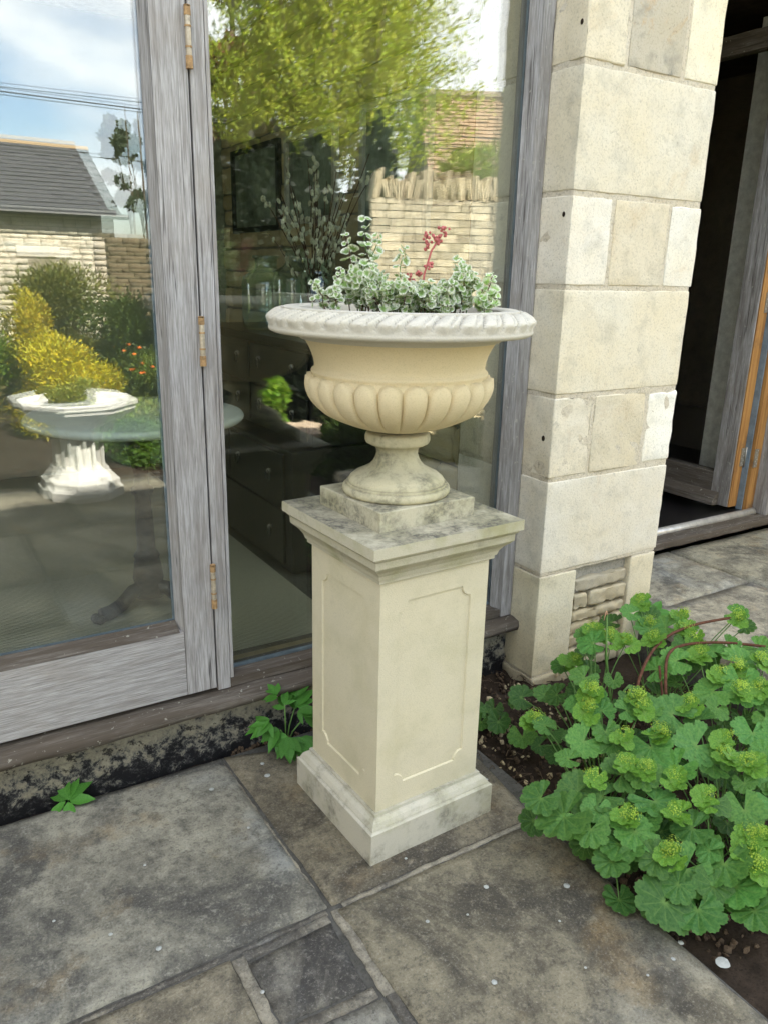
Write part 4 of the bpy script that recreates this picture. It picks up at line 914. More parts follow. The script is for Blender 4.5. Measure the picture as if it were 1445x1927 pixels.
def lmleaf(p, P, r, up=.75, cam_=.6, jit=.40, tint=None, meshes=None, stalk=True):
    o = link('leaf', rr.choice(meshes or LMM), None, p, P - wl(p)); o.scale = (r, r, r)
    nrm = Vector((0, 0, up)) + (CAMP - P).normalized() * cam_ + Vector((rr.uniform(-1, 1), rr.uniform(-1, 1), rr.uniform(-.3, .3))) * jit
    out = P - Vector(p.location); out.z = -.15; orient(o, nrm, out + Vector((rr.uniform(-.06, .06), rr.uniform(-.06, .06), 0)))
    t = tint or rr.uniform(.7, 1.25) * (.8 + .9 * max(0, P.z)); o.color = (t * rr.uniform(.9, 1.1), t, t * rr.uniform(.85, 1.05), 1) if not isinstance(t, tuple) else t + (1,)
    if stalk:
        b = Vector(p.location) + Vector((rr.uniform(-.05, .05), rr.uniform(-.05, .05), 0)); mid = (b + P) / 2 + Vector((0, 0, .02)); q = P - Vector((0, 0, .004))
        tube(stems[p.name], [b, (b + mid) / 2 + Vector((0, 0, .012)), mid, (mid + q) / 2 + Vector((0, 0, .008)), q], .0018, 5)
    return o
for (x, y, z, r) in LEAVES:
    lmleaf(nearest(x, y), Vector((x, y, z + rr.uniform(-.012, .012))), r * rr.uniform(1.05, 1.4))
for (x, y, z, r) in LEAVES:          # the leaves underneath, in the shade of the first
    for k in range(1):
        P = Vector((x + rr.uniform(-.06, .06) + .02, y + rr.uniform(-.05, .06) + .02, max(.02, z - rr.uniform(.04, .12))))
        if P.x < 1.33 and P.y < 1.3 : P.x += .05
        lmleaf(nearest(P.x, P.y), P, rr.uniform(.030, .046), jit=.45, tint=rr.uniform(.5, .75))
def cluster_mesh(seed):
    r_ = random.Random(seed); V = []; F = []
    for i in range(52):
        a = r_.random() * 6.28; e = r_.uniform(.0, 1.0); rad = .013 + .011 * r_.random(); c = Vector((math.cos(a) * rad * math.sqrt(e) * 1.15, math.sin(a) * rad * math.sqrt(e) * 1.15, .010 * (1 - e) + r_.uniform(-.004, .004)))
        nrm = (c + Vector((0, 0, .006)) + Vector((r_.uniform(-1, 1), r_.uniform(-1, 1), 0)) * .006).normalized(); x = nrm.orthogonal().normalized(); y = nrm.cross(x); s = r_.uniform(.0022, .0036); b = len(V)
        V.append(tuple(c))
        for k in range(8):
            an = k * math.pi / 4; rr2 = s * (1 if k % 2 else .42); q = c + (x * math.cos(an) + y * math.sin(an)) * rr2 + nrm * (.0012 if k % 2 else 0); V.append(tuple(q))
        for k in range(8): F.append((b, b + 1 + k, b + 1 + (k + 1) % 8))
    me = bpy.data.meshes.new('flower_cluster'); me.from_pydata(V, [], F); set_tint(me, [1.0] * len(V)); me.materials.append(M['lmf']); return me
CLM = [cluster_mesh(i) for i in range(4)]
for (x, y, z) in FLOW:
    p = nearest(x, y); P = Vector((x, y, z))
    nb = 3
    for k in range(nb):
        a = k * 2.1 + rr.random(); lmleaf(p, P + Vector((math.cos(a) * .012, math.sin(a) * .012, -.016 - .006 * k)), rr.uniform(.022, .036), .9, .5, .6, (1.6, 1.38, .85), LYM, k == 0)
    for k in range(rr.choice([1, 2, 2, 3])):
        o = link('flower_head', rr.choice(CLM), None, p, P + Vector((rr.uniform(-.012, .012), rr.uniform(-.012, .012), rr.uniform(-.006, .008))) - wl(p)); s = rr.uniform(.7, 1.05); o.scale = (s, s, s)
        t = rr.uniform(.85, 1.2); o.color = (t, t, t, 1); orient(o, Vector((0, 0, 1)) + (CAMP - P).normalized() * .6, (rr.uniform(-1, 1), rr.uniform(-1, 1), 0))
for p in plants + [seedl]:
    bm = stems[p.name]
    if len(bm.verts):
        o = part('stalks', bm, M['stalk'], p, True); o['kind'] = 'stuff'
    else: bm.free()
# tall dead allium stems and the rusty support ring
al = root('allium_stems', (1.72, 1.42, -.03), 'tall bare green stem with a withered brown tip among the lady\'s mantle', 'plant')
part('stem', tube(BM(), [(1.72, 1.40, -.03), (1.725, 1.43, .15), (1.715, 1.46, .30), (1.71, 1.47, .43)], .0045, 8, True, .6), M['stalk'], al, True)
part('stem', tube(BM(), [(1.74, 1.40, -.03), (1.745, 1.45, .15), (1.735, 1.48, .28), (1.722, 1.475, .395)], .003, 8, True, .6), M['stalk'], al, True)
part('withered_tip', tube(BM(), [(1.71, 1.47, .43), (1.708, 1.472, .44), (1.700, 1.468, .435), (1.690, 1.462, .418)], .004, 6, True, .2), M['dry'], al, True)
part('strap_leaf', tube(BM(), [(1.68, 1.30, .02), (1.665, 1.32, .16), (1.67, 1.34, .25), (1.69, 1.34, .262), (1.705, 1.33, .20)], .006, 6, True, .3), M['stalk'], al, True)
ps = root('plant_support', (1.9, 1.35, -.03), 'rusty hooped iron plant support standing among the green leaves', 'plant support')
def arc(pts, r=.0045):
    P = [Vector(p) for p in pts]; out = []
    for i in range(len(P) - 1):
        p0, p1, p2, p3 = P[max(i - 1, 0)], P[i], P[i + 1], P[min(i + 2, len(P) - 1)]
        for k in range(6):
            t = k / 6; out.append(.5 * ((2 * p1) + (p2 - p0) * t + (2 * p0 - 5 * p1 + 4 * p2 - p3) * t * t + (3 * p1 - p0 - 3 * p2 + p3) * t ** 3))
    out.append(P[-1]); return tube(BM(), out, r, 8)
part('hoop', arc([(1.58, 1.22, .0), (1.62, 1.26, .20), (1.72, 1.33, .29), (1.88, 1.40, .325), (2.05, 1.42, .335), (2.25, 1.40, .33)]), M['brown'], ps, True)
part('hoop', arc([(1.74, 1.17, .02), (1.735, 1.22, .18), (1.77, 1.28, .285), (1.88, 1.35, .325), (2.03, 1.31, .33), (2.2, 1.22, .31)]), M['brown'], ps, True)
part('upright', arc([(1.66, 1.12, -.03), (1.665, 1.14, .1), (1.69, 1.18, .24)]), M['brown'], ps, True)
part('hoop', arc([(1.80, 1.33, .30), (1.72, 1.22, .17), (1.66, 1.13, .02)], .0035), M['brown'], ps, True)

# ------------------------------------------------------------------ weeds by the wall
WL = [simple_leaf(1, .17 + .03 * i, M['weed'], .3 - .1 * i, 7, .25, False, .05) for i in range(3)]
def weed(rt, specs, s0=1.0):
    for (dx, dy, dz, l, yaw, pitch, t) in specs:
        o = link('leaf', rr.choice(WL), None, rt, Vector((dx, dy, dz))); l *= 1.15; o.scale = (l, l, l)
        fwd = Vector((math.cos(R(yaw)) * math.cos(R(pitch)), math.sin(R(yaw)) * math.cos(R(pitch)), math.sin(R(pitch)))); orient(o, Vector((-.35, -.45, 1)) + Vector((rr.uniform(-.2, .2), rr.uniform(-.2, .2), 0)), fwd); o.color = (t, t, t, 1)
w1 = root('elder_seedling', (.845, 1.90, .0), 'leafy green seedling growing under the sill left of the pedestal', 'weed')
sp = []
for (cx, cy, cz, yaw, sc) in [(-.035, -.03, .095, 215, .055), (.0, .005, .15, 60, .045), (.045, .02, .125, 20, .060), (.02, -.045, .06, 275, .065), (-.055, .01, .10, 170, .055), (.06, -.01, .10, -20, .058), (.0, -.02, .05, 240, .06), (.05, .03, .15, 80, .07), (-.02, -.055, .08, 250, .06), (-.06, -.02, .13, 190, .05), (.03, -.03, .14, 320, .05), (-.02, .01, .19, 120, .045)]:
    for k, da in enumerate((-62, -22, 22, 62, 0)):
        if k == 4: sp.append((cx, cy, cz, sc * 1.2, yaw, 5, rr.uniform(.8, 1.3)))
        else: sp.append((cx, cy, cz - .004 * k, sc * (.8 if k in (0, 3) else 1.0), yaw + da, rr.uniform(-25, 20), rr.uniform(.75, 1.25)))
weed(w1, sp)
for (cx, cy, cz) in [(-.03, -.03, .09), (.0, .005, .15), (.04, .02, .12), (.0, -.04, .05), (.05, -.01, .09)]:
    part('stem', tube(BM(), [w1.location, Vector(w1.location) + Vector((cx * .4, cy * .4, cz * .6)), Vector(w1.location) + Vector((cx, cy, cz))], .0022, 6), M['stalk'], w1, True)
w2 = root('foxglove_seedling', (.222, 1.955, -.005), 'small rosette of green leaves in the gap below the door at far left', 'weed')
weed(w2, [(0, 0, .02, .085, 60, 55, 1.1), (0, 0, .02, .08, 95, 60, 1.0), (.0, -.005, .02, .075, 20, 30, 1.0), (-.005, -.005, .02, .07, 205, 25, 1.2), (0, -.008, .018, .065, 250, 15, 1.2), (0, 0, .02, .06, 150, 35, .9), (.005, -.005, .018, .06, 330, 10, 1.1), (0, 0, .025, .07, 120, 60, 1.0)])
w3 = root('lupin_seedling', (2.352, 1.80, .13), 'star of narrow green leaves growing from the terrace edge by the pier', 'weed')
weed(w3, [(0, 0, .03, .07, a, e, 1.0) for a, e in ((80, 50), (20, 15), (150, 20), (200, 0), (330, 5), (110, 30), (270, 0))])

# ------------------------------------------------------------------ planting in the urn
VL = [mantle_mesh(70 + i, 5, 3, .8, .16, True, M['var'], 168) for i in range(4)]
for me in VL:      # cream margins
    n = 5 * 8 + 1; c = np.ones(len(me.vertices), np.float32)
    for q in range(3):
        for i in range(n): c[1 + q * n + i] = (1.0, rr.choice([1.0, .9, .3, .1]) , 0.0)[q]
    buf = np.repeat(c[:, None], 4, 1); buf[:, 3] = 1; me.color_attributes['tint'].data.foreach_set('color', buf.astype(np.float32).ravel())
RV = Vector((.853, -.521, 0)); FV = Vector((.52, .85, 0)); UC3 = Vector((.9962, 1.5528, 0))
def sprig(rt, base, tip, n, s0, green=1.0, bend=.02):
    base = Vector(base); tip = Vector(tip); pts = [base + (tip - base) * (k / 8) + Vector((rr.uniform(-1, 1), rr.uniform(-1, 1), 0)) * bend * .25 * math.sin(k / 8 * 3.1) + Vector((0, 0, bend * math.sin(k / 8 * 3.14))) for k in range(9)]
    part('stem', tube(BM(), pts, .0015, 5, True, .6), M['twig'] if rr.random() < .6 else M['stalk'], rt, True)
    for k in range(n):
        t = .22 + .78 * k / max(1, n - 1); i = min(7, int(t * 8)); P = pts[i] + (pts[i + 1] - pts[i]) * (t * 8 - i)
        d = (pts[i + 1] - pts[i]).normalized(); side = d.cross(Vector((math.cos(k * 1.6), math.sin(k * 1.6), .2))).normalized()
        for s in (-1, 1):
            r = s0 * .86 * rr.uniform(.7, 1.25) * (1 - .35 * t * (t > .8)); o = link('leaf', rr.choice(VL), None, rt, P + side * s * r * 1.05 - wl(rt)); o.scale = (r, r, r)
            orient(o, d * .7 + (CAMP - P).normalized() * .55 + Vector((0, 0, .4)) + Vector((rr.uniform(-1, 1), rr.uniform(-1, 1), rr.uniform(-1, 1))) * .85, side * s)
            g_ = rr.uniform(.8, 1.25) * green; o.color = (g_, g_, g_, 1)
def vplant(c, label, sprigs, s0, green=1.0):
    P = UC3 + RV * c[0] + FV * c[1]; P.z = 1.30; rt = root('variegated_plant', P, label, 'plant', 'cream edged plants in the urn')
    for (a, b, h, ba, bb, n) in sprigs:
        sprig(rt, P + RV * ba + FV * bb, P + RV * a + FV * b + Vector((0, 0, h)), n, s0, green)
    return rt
def rs(n, w, d, h0, h1, npair):
    out = []
    for i in range(n):
        a = rr.uniform(-w, w); out.append((a, rr.uniform(-d, d * .6), rr.uniform(h0, h1) * (1 - .35 * abs(a) / w), a * .45, rr.uniform(-d, d) * .5, npair))
    return out
vplant((-.165, -.05), 'sparse cream edged sprigs trailing at the left end of the urn', [(-.03, -.02, .075, 0, 0, 5), (-.012, .0, .055, .01, 0, 4), (.03, .0, .105, .01, 0, 5), (.02, -.04, .06, .02, -.01, 5), (-.035, .02, .035, 0, 0, 3)], .0115)
vplant((-.085, .0), 'tallest cream edged bush, left of centre in the urn', rs(19, .065, .09, .07, .14, 8) + [(.0, 0, .215, .0, .0, 8), (.03, 0, .18, 0, 0, 8), (-.045, 0, .18, 0, 0, 7)], .0130)
vplant((-.02, -.06), 'low cream edged plant spilling over the middle of the rim', rs(17, .065, .05, .05, .11, 6) + [(.025, .03, .155, 0, 0, 7)], .0120)
vplant((.055, -.05), 'low loose cream edged plant under the red flower stalk', rs(13, .05, .05, .04, .09, 6), .0115)
vplant((.125, .0), 'rounded cream edged bush right of centre in the urn', rs(20, .06, .08, .07, .14, 8), .0120)
vplant((.185, -.02), 'greener cream edged sprigs at the right end of the urn', [(.02, .0, .10, 0, 0, 7), (.0, .02, .07, 0, 0, 6), (.03, -.02, .05, 0, 0, 5), (-.01, -.03, .05, 0, 0, 5)], .0130, 1.5)
rs_ = root('bergenia', UC3 + RV * .045 + FV * (-.03) + Vector((0, 0, 1.30)), 'dark red budded flower stalk with leathery green leaves in the urn', 'plant')
b0 = wl(rs_)
pts = [b0, b0 + Vector((0, 0, .05)), b0 + RV * .004 + Vector((0, 0, .10)), b0 + RV * .018 + Vector((0, 0, .15)), b0 + RV * .040 + Vector((0, 0, .185))]
part('flower_stalk', tube(BM(), pts, .0023, 7), M['red'], rs_, True)
def buds(c, n, s):
    bm = BM()
    for i in range(n):
        bmesh.ops.create_icosphere(bm, subdivisions=1, radius=rr.uniform(.003, .0047), matrix=Matrix.Translation(Vector(c) + Vector((rr.uniform(-1, 1), rr.uniform(-1, 1), rr.uniform(-1, 1))) * s))
    return bm
for (a, h, n, s) in [(.042, .190, 14, .011), (.030, .172, 12, .010), (.010, .178, 12, .010), (.004, .160, 7, .007), (.014, .118, 7, .007), (-.022, .092, 10, .010), (-.008, .100, 5, .006)]:
    part('bud_cluster', buds(b0 + RV * a + Vector((0, 0, h)), n, s), M['red'], rs_, True)
BL = simple_leaf(.085, .028, m_leaf('leathery_leaf', (.03, .09, .02), (.05, .13, .03), .3, .1, 20), .3, 7, .2, False)
for (yaw, pitch, s) in ((20, 50, 1.0), (-30, 10, 1.0), (150, 30, .8), (200, 15, .9), (60, 60, .9), (-10, 25, .9)):
    o = link('leathery_leaf', BL, None, rs_, Vector((0, 0, .01))); fwd = Vector((math.cos(R(yaw)) * math.cos(R(pitch)), math.sin(R(yaw)) * math.cos(R(pitch)), math.sin(R(pitch)))); orient(o, Vector((-.4, -.5, .8)), fwd); o.scale = (s, s, s)

# ------------------------------------------------------------------ the garden across the patio (what the panes mirror)
def leaves_mesh(name, pos, nrm_jit, l, w, up, tint, mat_, seed, dirs=None):
    g = np.random.default_rng(seed); n = len(pos); pos = np.asarray(pos, float)
    d = g.normal(size=(n, 3)) if dirs is None else np.asarray(dirs) + g.normal(size=(n, 3)) * nrm_jit
    d[:, 2] += up; d /= np.linalg.norm(d, axis=1)[:, None]
    s = np.cross(d, g.normal(size=(n, 3))); s /= np.linalg.norm(s, axis=1)[:, None]
    L_ = l * g.uniform(.6, 1.3, n)[:, None]; W_ = w * g.uniform(.7, 1.2, n)[:, None]
    v = np.stack([pos, pos + d * L_ * .45 + s * W_, pos + d * L_, pos + d * L_ * .45 - s * W_], 1).reshape(-1, 3)
    me = bpy.data.meshes.new(name); me.vertices.add(4 * n); me.vertices.foreach_set('co', v.astype(np.float32).ravel())
    me.loops.add(4 * n); me.loops.foreach_set('vertex_index', np.arange(4 * n, dtype=np.int32)); me.polygons.add(n)
    me.polygons.foreach_set('loop_start', np.arange(0, 4 * n, 4, dtype=np.int32)); me.polygons.foreach_set('loop_total', np.full(n, 4, np.int32)); me.update()
    a = me.color_attributes.new('tint', 'FLOAT_COLOR', 'POINT'); t = np.repeat(np.asarray(tint)[:, :], 4, 0).astype(np.float32); a.data.foreach_set('color', np.c_[t, np.ones(len(t), np.float32)].astype(np.float32).ravel())
    me.materials.append(mat_); return me
def crown_points(g, blobs, per, shell=.55):
    P = []; D = []
    for (x, y, z, rx, ry, rz) in blobs:
        q = g.normal(size=(per, 3)); q /= np.linalg.norm(q, axis=1)[:, None]; r = g.uniform(shell, 1.0, per)[:, None] * g.uniform(.85, 1.12, per)[:, None]
        P.append(q * r * [rx, ry, rz] + [x, y, z]); D.append(q)
    return np.concatenate(P), np.concatenate(D)
def bush(name, label, cat, x, y, z0, w, h, n, colr, mat_='shrub', l=.05, lw=.014, up=.4, group=None, seed=1, nb=9, trunk=True, base=None, jit=.6):
    g = np.random.default_rng(seed); rt = root(name, (x, y, base if base is not None else -.08), label, cat, group); zb = z0
    blobs = []
    for i in range(nb):
        a = g.uniform(0, 6.28); rr_ = g.uniform(0, .62) * w; t = g.uniform(.1, .82); blobs.append((x + math.cos(a) * rr_ * (1 - t * .6), y + math.sin(a) * rr_ * (1 - t * .6), zb + h * t, w * g.uniform(.26, .46), w * g.uniform(.26, .46), h * g.uniform(.16, .28)))
    P, D = crown_points(g, blobs, n // nb); k = P[:, 2] > zb - .05; P, D = P[k], D[k]
    t = g.uniform(.55, 1.25, len(P))[:, None] * np.array([[1, 1, 1]]) * np.c_[g.uniform(.85, 1.2, len(P)), np.ones(len(P)), g.uniform(.7, 1.1, len(P))]
    me = leaves_mesh('crown', P - np.array(rt.location), jit, l, lw, up, t, M[mat_], seed, D); o = link('crown', me, None, rt, (0, 0, 0), colr)
    if trunk:
        bm = BM()
        for i in range(5):
            b = blobs[i % nb]; tube(bm, [(x, y, rt.location.z), ((x + b[0]) / 2, (y + b[1]) / 2, (rt.location.z + b[2]) * .45), (b[0], b[1], b[2])], max(.006, w * .03), 6, True, .4)
        part('trunk', bm, M['bark'], rt, True)
    return rt
# garden wall with cock-and-hen coping
A0 = Vector((3.60, -2.02, 0)); U = Vector((1.05, .46, 0)).normalized(); Nn = Vector((-U.y, U.x, 0)); LW = 2.6; HW = 2.02; ANG = math.atan2(U.y, U.x)
gw = root('garden_wall', A0 + U * 1.3 + Vector((0, 0, -.1)), 'sunlit dry stone garden wall with upright coping stones, mirrored in the window', 'wall'); gb = wl(gw)
GM = [stone_mesh(100 + i, 2, .09, True) for i in range(8)]
for m_ in GM: m_.materials.append(M['rubble'])
core = B(0.02, LW, -.38, -.022, -.1, HW - .01)
bmesh.ops.transform(core, matrix=Matrix.Translation(A0) @ Matrix.Rotation(ANG, 4, 'Z'), verts=core.verts[:]); part('core', core, M['pale_mortar'], gw)
rr = random.Random(31); rows = []; z = HW
while z > -.08:
    h = rr.uniform(.048, .085); x = rr.uniform(-.02, 0); row = []
    while x < LW:
        w = min(rr.uniform(.07, .20), LW - x + .01)
        if w > .03: row.append((x, w, z - h, h))
        x += w
    rows.append(row); z -= h
cnt = 0; rest = BM()
def put_bm(bm, me, M4):
    t = bmesh.new(); t.from_mesh(me); t.transform(M4); tm = bpy.data.meshes.new('x'); t.to_mesh(tm); t.free(); bm.from_mesh(tm); bpy.data.meshes.remove(tm)
for row in rows:
    for (x, w, z0, h) in row:
        c = A0 + U * (x + w / 2) + Nn * rr.uniform(-.0585, -.0545) + Vector((0, 0, z0 + h / 2)); t = rr.uniform(.7, 1.25)
        if cnt < 250:
            o = link('stone', rr.choice(GM), None, gw, c - gb); o.scale = (w - .006, .10, h - .004); o.rotation_euler = (0, rr.uniform(-.03, .03), ANG); o.color = (t * 1.3, t * 1.29, t * 1.32, 1); cnt += 1
        else: put_bm(rest, rr.choice(GM), Matrix.Translation(c) @ Matrix.Rotation(ANG, 4, 'Z') @ Matrix.Diagonal((w - .008, .10, h - .006, 1)))
o = part('lower_stones', rest, M['rubble'], gw, True, (1.3, 1.2, 1.0)); o['kind'] = 'stuff'
x = .01
while x < LW:
    w = rr.uniform(.018, .042); h = rr.uniform(.13, .26); c = A0 + U * (x + w / 2) + Nn * (-.2) + Vector((0, 0, HW + h / 2 - .01)); t = rr.uniform(.75, 1.15)
    o = link('coping_stone', rr.choice(GM), None, gw, c - gb); o.scale = (w, .40, h); o.rotation_euler = (rr.uniform(-.05, .05), rr.uniform(-.28, .28), ANG); o.color = (t * 1.15, t * 1.1, t * 1.05, 1); x += w * rr.uniform(.95, 1.25)
# willow behind the wall
g = np.random.default_rng(77); wil = root('willow_tree', (4.5, -4.3, -.1), 'tall yellow green willow behind the garden wall, mirrored in the window', 'tree'); P = []; D = []
for i in range(1300):
    a = g.uniform(0, 6.28); rb = g.uniform(.05, .9); zb = g.uniform(2.35, 4.8); b = np.array([4.45 + math.cos(a) * rb, -4.3 + math.sin(a) * rb, zb]); out = np.array([math.cos(a), math.sin(a), 0]) * g.uniform(.12, .85) * max(.35, 1 - (zb - 2.3) / 5)
    Lg = g.uniform(.7, 1.5)
    for k in range(62):
        t = k / 62; p = b + out * t * 1.5 + np.array([0, 0, 1]) * (Lg * t * .9 - .35 * t * t); P.append(p + g.normal(size=3) * .035); D.append(np.array([out[0], out[1], .8]) / 1.3)
P = np.array(P); D = np.array(D); t = g.uniform(.55, 1.3, len(P))[:, None] * np.c_[g.uniform(.85, 1.15, len(P)), np.ones(len(P)), g.uniform(.7, 1.2, len(P))]
link('crown', leaves_mesh('crown', P - np.array(wil.location), .55, .065, .0095, .15, t, M['willow'], 5, D), None, wil, (0, 0, 0))
bm = BM()
for i in range(9):
    a = i * .7; tube(bm, [(4.45, -4.3, -.1), (4.45 + .12 * math.cos(a), -4.3 + .12 * math.sin(a), 1.2), (4.45 + .5 * math.cos(a), -4.3 + .5 * math.sin(a), 2.6), (4.45 + .9 * math.cos(a), -4.3 + .9 * math.sin(a), 4.4)], .035, 7, True, .2)
part('trunk', bm, M['bark'], wil, True)
bush('willow_shrub', 'low yellow green willow shoots leaning over the garden wall coping', 'shrub', 5.25, -2.9, 1.7, .75, .95, 6000, (.30, .38, .06), l=.09, lw=.010, up=.7, seed=9)
# copper beech and other trees
def tree(name, label, x, y, z0, z1, w, n, colr, mat_, seed, l=.16, lw=.07, nb=26):
    g = np.random.default_rng(seed); rt = root(name, (x, y, -.1), label, 'tree'); blobs = []
    for i in range(nb):
        a = g.uniform(0, 6.28); t = g.uniform(0, 1); rw = w * (.35 + .65 * math.sin(math.pi * min(1, t * .8 + .15))) * g.uniform(.3, .9); blobs.append((x + math.cos(a) * rw, y + math.sin(a) * rw, z0 + (z1 - z0) * t, w * g.uniform(.2, .34), w * g.uniform(.2, .34), w * g.uniform(.14, .26)))
    P, D = crown_points(g, blobs, n // nb, .3); t = g.uniform(.5, 1.3, len(P))[:, None] * np.ones((1, 3))
    link('crown', leaves_mesh('crown', P - np.array(rt.location), .8, l, lw, 0, t, M[mat_], seed, D), None, rt, (0, 0, 0), colr)
    bm = BM(); tube(bm, [(x, y, -.1), (x + .1, y, z0 * .6), (x, y + .1, z0 + (z1 - z0) * .7)], w * .07, 10, True, .35)
    for i in range(8):
        b = blobs[i]; tube(bm, [(x, y, z0 * .7 + i * .1), ((x + b[0]) / 2, (y + b[1]) / 2, (z0 + b[2]) / 2), b[:3]], w * .025, 6, True, .4)
    part('trunk', bm, M['bark'], rt, True); return rt
tree('copper_beech', 'dark copper beech mirrored at the top left of the right hand pane', 9.6, -20.5, 4.2, 11.5, 2.3, 16000, (1, 1, 1), 'beech', 51)
tree('ash_tree', 'thin grey green tree mirrored beside the door stile above the barn', 6.25, -19.0, 3.0, 6.4, .7, 2200, (.11, .14, .08), 'shrub', 52, .16, .07, 12)
tree('dark_conifer', 'dark evergreen mirrored below the copper beech', 7.3, -15.5, .6, 5.2, 1.5, 12000, (.03, .045, .015), 'shrub', 53, .12, .03, 24)
tree('young_tree', 'light green tree mirrored at the far left edge behind the barn', .3, -17.5, 2.2, 5.0, 1.5, 7000, (.20, .30, .05), 'shrub', 54, .14, .05, 16)
for i, (x, y, w, h) in enumerate([(2.72, -3.45, .42, 2.5), (3.18, -3.25, .42, 2.65), (3.62, -3.05, .42, 2.7), (4.05, -2.85, .40, 2.6), (3.4, -3.8, .6, 2.9)]):
    bush('yew_tree', ['dark clipped yew nearest the barn, mirrored behind the stile', 'dark yew mirrored behind the leftmost picture', 'tall dark yew mirrored behind the pussy willow', 'dark yew mirrored at the left end of the garden wall', 'tallest dark yew mirrored below the willow crown'][i], 'tree', x, y, -.05, w * 1.35, h, 16000, (.012, .017, .009), 'shrub', .09, .035, .1, 'dark yews behind the wall', 400 + i, 22)
# barn
bx0, bx1, by = -4.5, 3.92, -12.55; bn = root('barn', ((bx0 + bx1) / 2, by - 2.2, -.1), 'long low stone barn with a dark slate roof, mirrored in the left door', 'barn'); bb = wl(bn)
part('wall', B(bx0, bx1, by - 4.6, by - .018, -.1, 2.42), M['pale_mortar'], bn)
gm = BM(); vv = [gm.verts.new(p) for p in [(bx1, by - .07, 2.42), (bx1, by - 4.6, 2.42), (bx1, by - 2.33, 3.55), (bx1 - .3, by - .07, 2.42), (bx1 - .3, by - 4.6, 2.42), (bx1 - .3, by - 2.33, 3.55)]]
for f in [(0, 1, 2), (5, 4, 3), (0, 2, 5, 3), (2, 1, 4, 5)]: gm.faces.new([vv[i] for i in f])
part('gable', gm, M['rubble'], bn, False, (1.2, 1.15, 1))
rest = BM(); rr = random.Random(41); z = -.05
while z < 2.36:
    h = rr.uniform(.09, .15); x = bx0
    while x < bx1:
        w = min(rr.uniform(.18, .45), bx1 - x + .01)
        if x + w > -.5 and not (2.3 < x + w / 2 < 2.95 and .9 < z < 1.55): put_bm(rest, rr.choice(GM), Matrix.Translation((x + w / 2, by - .045 + rr.uniform(-.01, .01), z + h / 2)) @ Matrix.Diagonal((w - .015, .09, h - .015, 1)))
        x += w
    z += h
o = part('stonework', rest, M['rubble'], bn, True, (1.42, 1.45, 1.62)); o['kind'] = 'stuff'
part('window_lintel', B(2.1, 3.1, by - .05, by + .02, 1.56, 1.75, .01), M['ashlar'], bn); part('window', B(2.35, 2.9, by - .055, by - .04, .95, 1.55), M['orange'], bn)
bm = BM(); vv = [bm.verts.new(p) for p in [(bx0, by + .22, 2.34), (bx1 + .12, by + .22, 2.34), (bx1 + .12, by - 2.33, 3.78), (bx0, by - 2.33, 3.78), (bx0, by - 4.9, 2.34), (bx1 + .12, by - 4.9, 2.34)]]
for f in [(0, 1, 2, 3), (3, 2, 5, 4)]: bm.faces.new([vv[i] for i in f])
r_ = bmesh.ops.solidify(bm, geom=bm.faces[:], thickness=.06); rf = part('roof', bm, M['slate'], bn)
bm = BM(); nrow = 17; rl = Vector((0, -2.55, 1.44)); rr = random.Random(6)
for q in range(nrow):
    for x in range(0, int((bx1 + .6) / .28) + 1):
        xx = bx1 + .1 - x * .28 - (q % 2) * .14; t0 = q / nrow; p = Vector((xx - .14, by + .23, 2.345)) + rl * t0; lift = rr.uniform(.008, .02)
        mt = Matrix.Translation(p + rl * (.5 / nrow) + Vector((0, .02, .035 + lift))) @ Matrix.Rotation(math.atan2(1.44, -2.55) - math.pi, 4, 'X').inverted() @ Matrix.Identity(4)
        c = p + rl * (.5 / nrow) + Vector((0, .016, .030)); n_ = Vector((0, 1.44, 2.55)).normalized(); ax = rl.normalized(); hw, hl = .136, .11
        v = [bm.verts.new(c + Vector((sx * hw, 0, 0)) + ax * sy * hl + n_ * (lift if sy < 0 else -.002)) for sx, sy in ((-1, -1), (1, -1), (1, 1), (-1, 1))]; v2 = [bm.verts.new(w.co - n_ * .012) for w in v]
        bm.faces.new(v); [bm.faces.new((v[k], v2[k], v2[(k + 1) % 4], v[(k + 1) % 4])) for k in range(4)]
o = part('slates', bm, M['slate'], bn, False, (1.0, 1.0, 1.0)); o['kind'] = 'stuff'
part('ridge', tube(BM(), [(bx0, by - 2.33, 3.80), (bx1 + .12, by - 2.33, 3.80)], .07, 8), M['rubble'], bn, False, (1.1, .9, .7))
part('gutter', tube(BM(), [(bx0, by + .27, 2.33), (bx1 + .22, by + .27, 2.33)], .05, 8), M['iron'], bn)
# low stone shed/wall right of the barn
lwall = root('boundary_wall', (4.9, -11.2, -.1), 'dark brown low stone wall mirrored right of the barn', 'wall'); rest = BM(); rr = random.Random(43); z = -.05
while z < 1.9:
    h = rr.uniform(.10, .16); x = 3.3
    while x < 7.5:
        w = rr.uniform(.2, .45); put_bm(rest, rr.choice(GM), Matrix.Translation((x + w / 2, -10.6 + rr.uniform(-.01, .01), z + h / 2)) @ Matrix.Diagonal((w - .015, .2, h - .015, 1))); x += w
    z += h
part('core', B(3.35, 7.5, -10.9, -10.62, -.1, 1.9), M['soil'], lwall); o = part('stonework', rest, M['rubble'], lwall, True, (.38, .34, .30)); o['kind'] = 'stuff'  # dark core, stones tinted dark brown
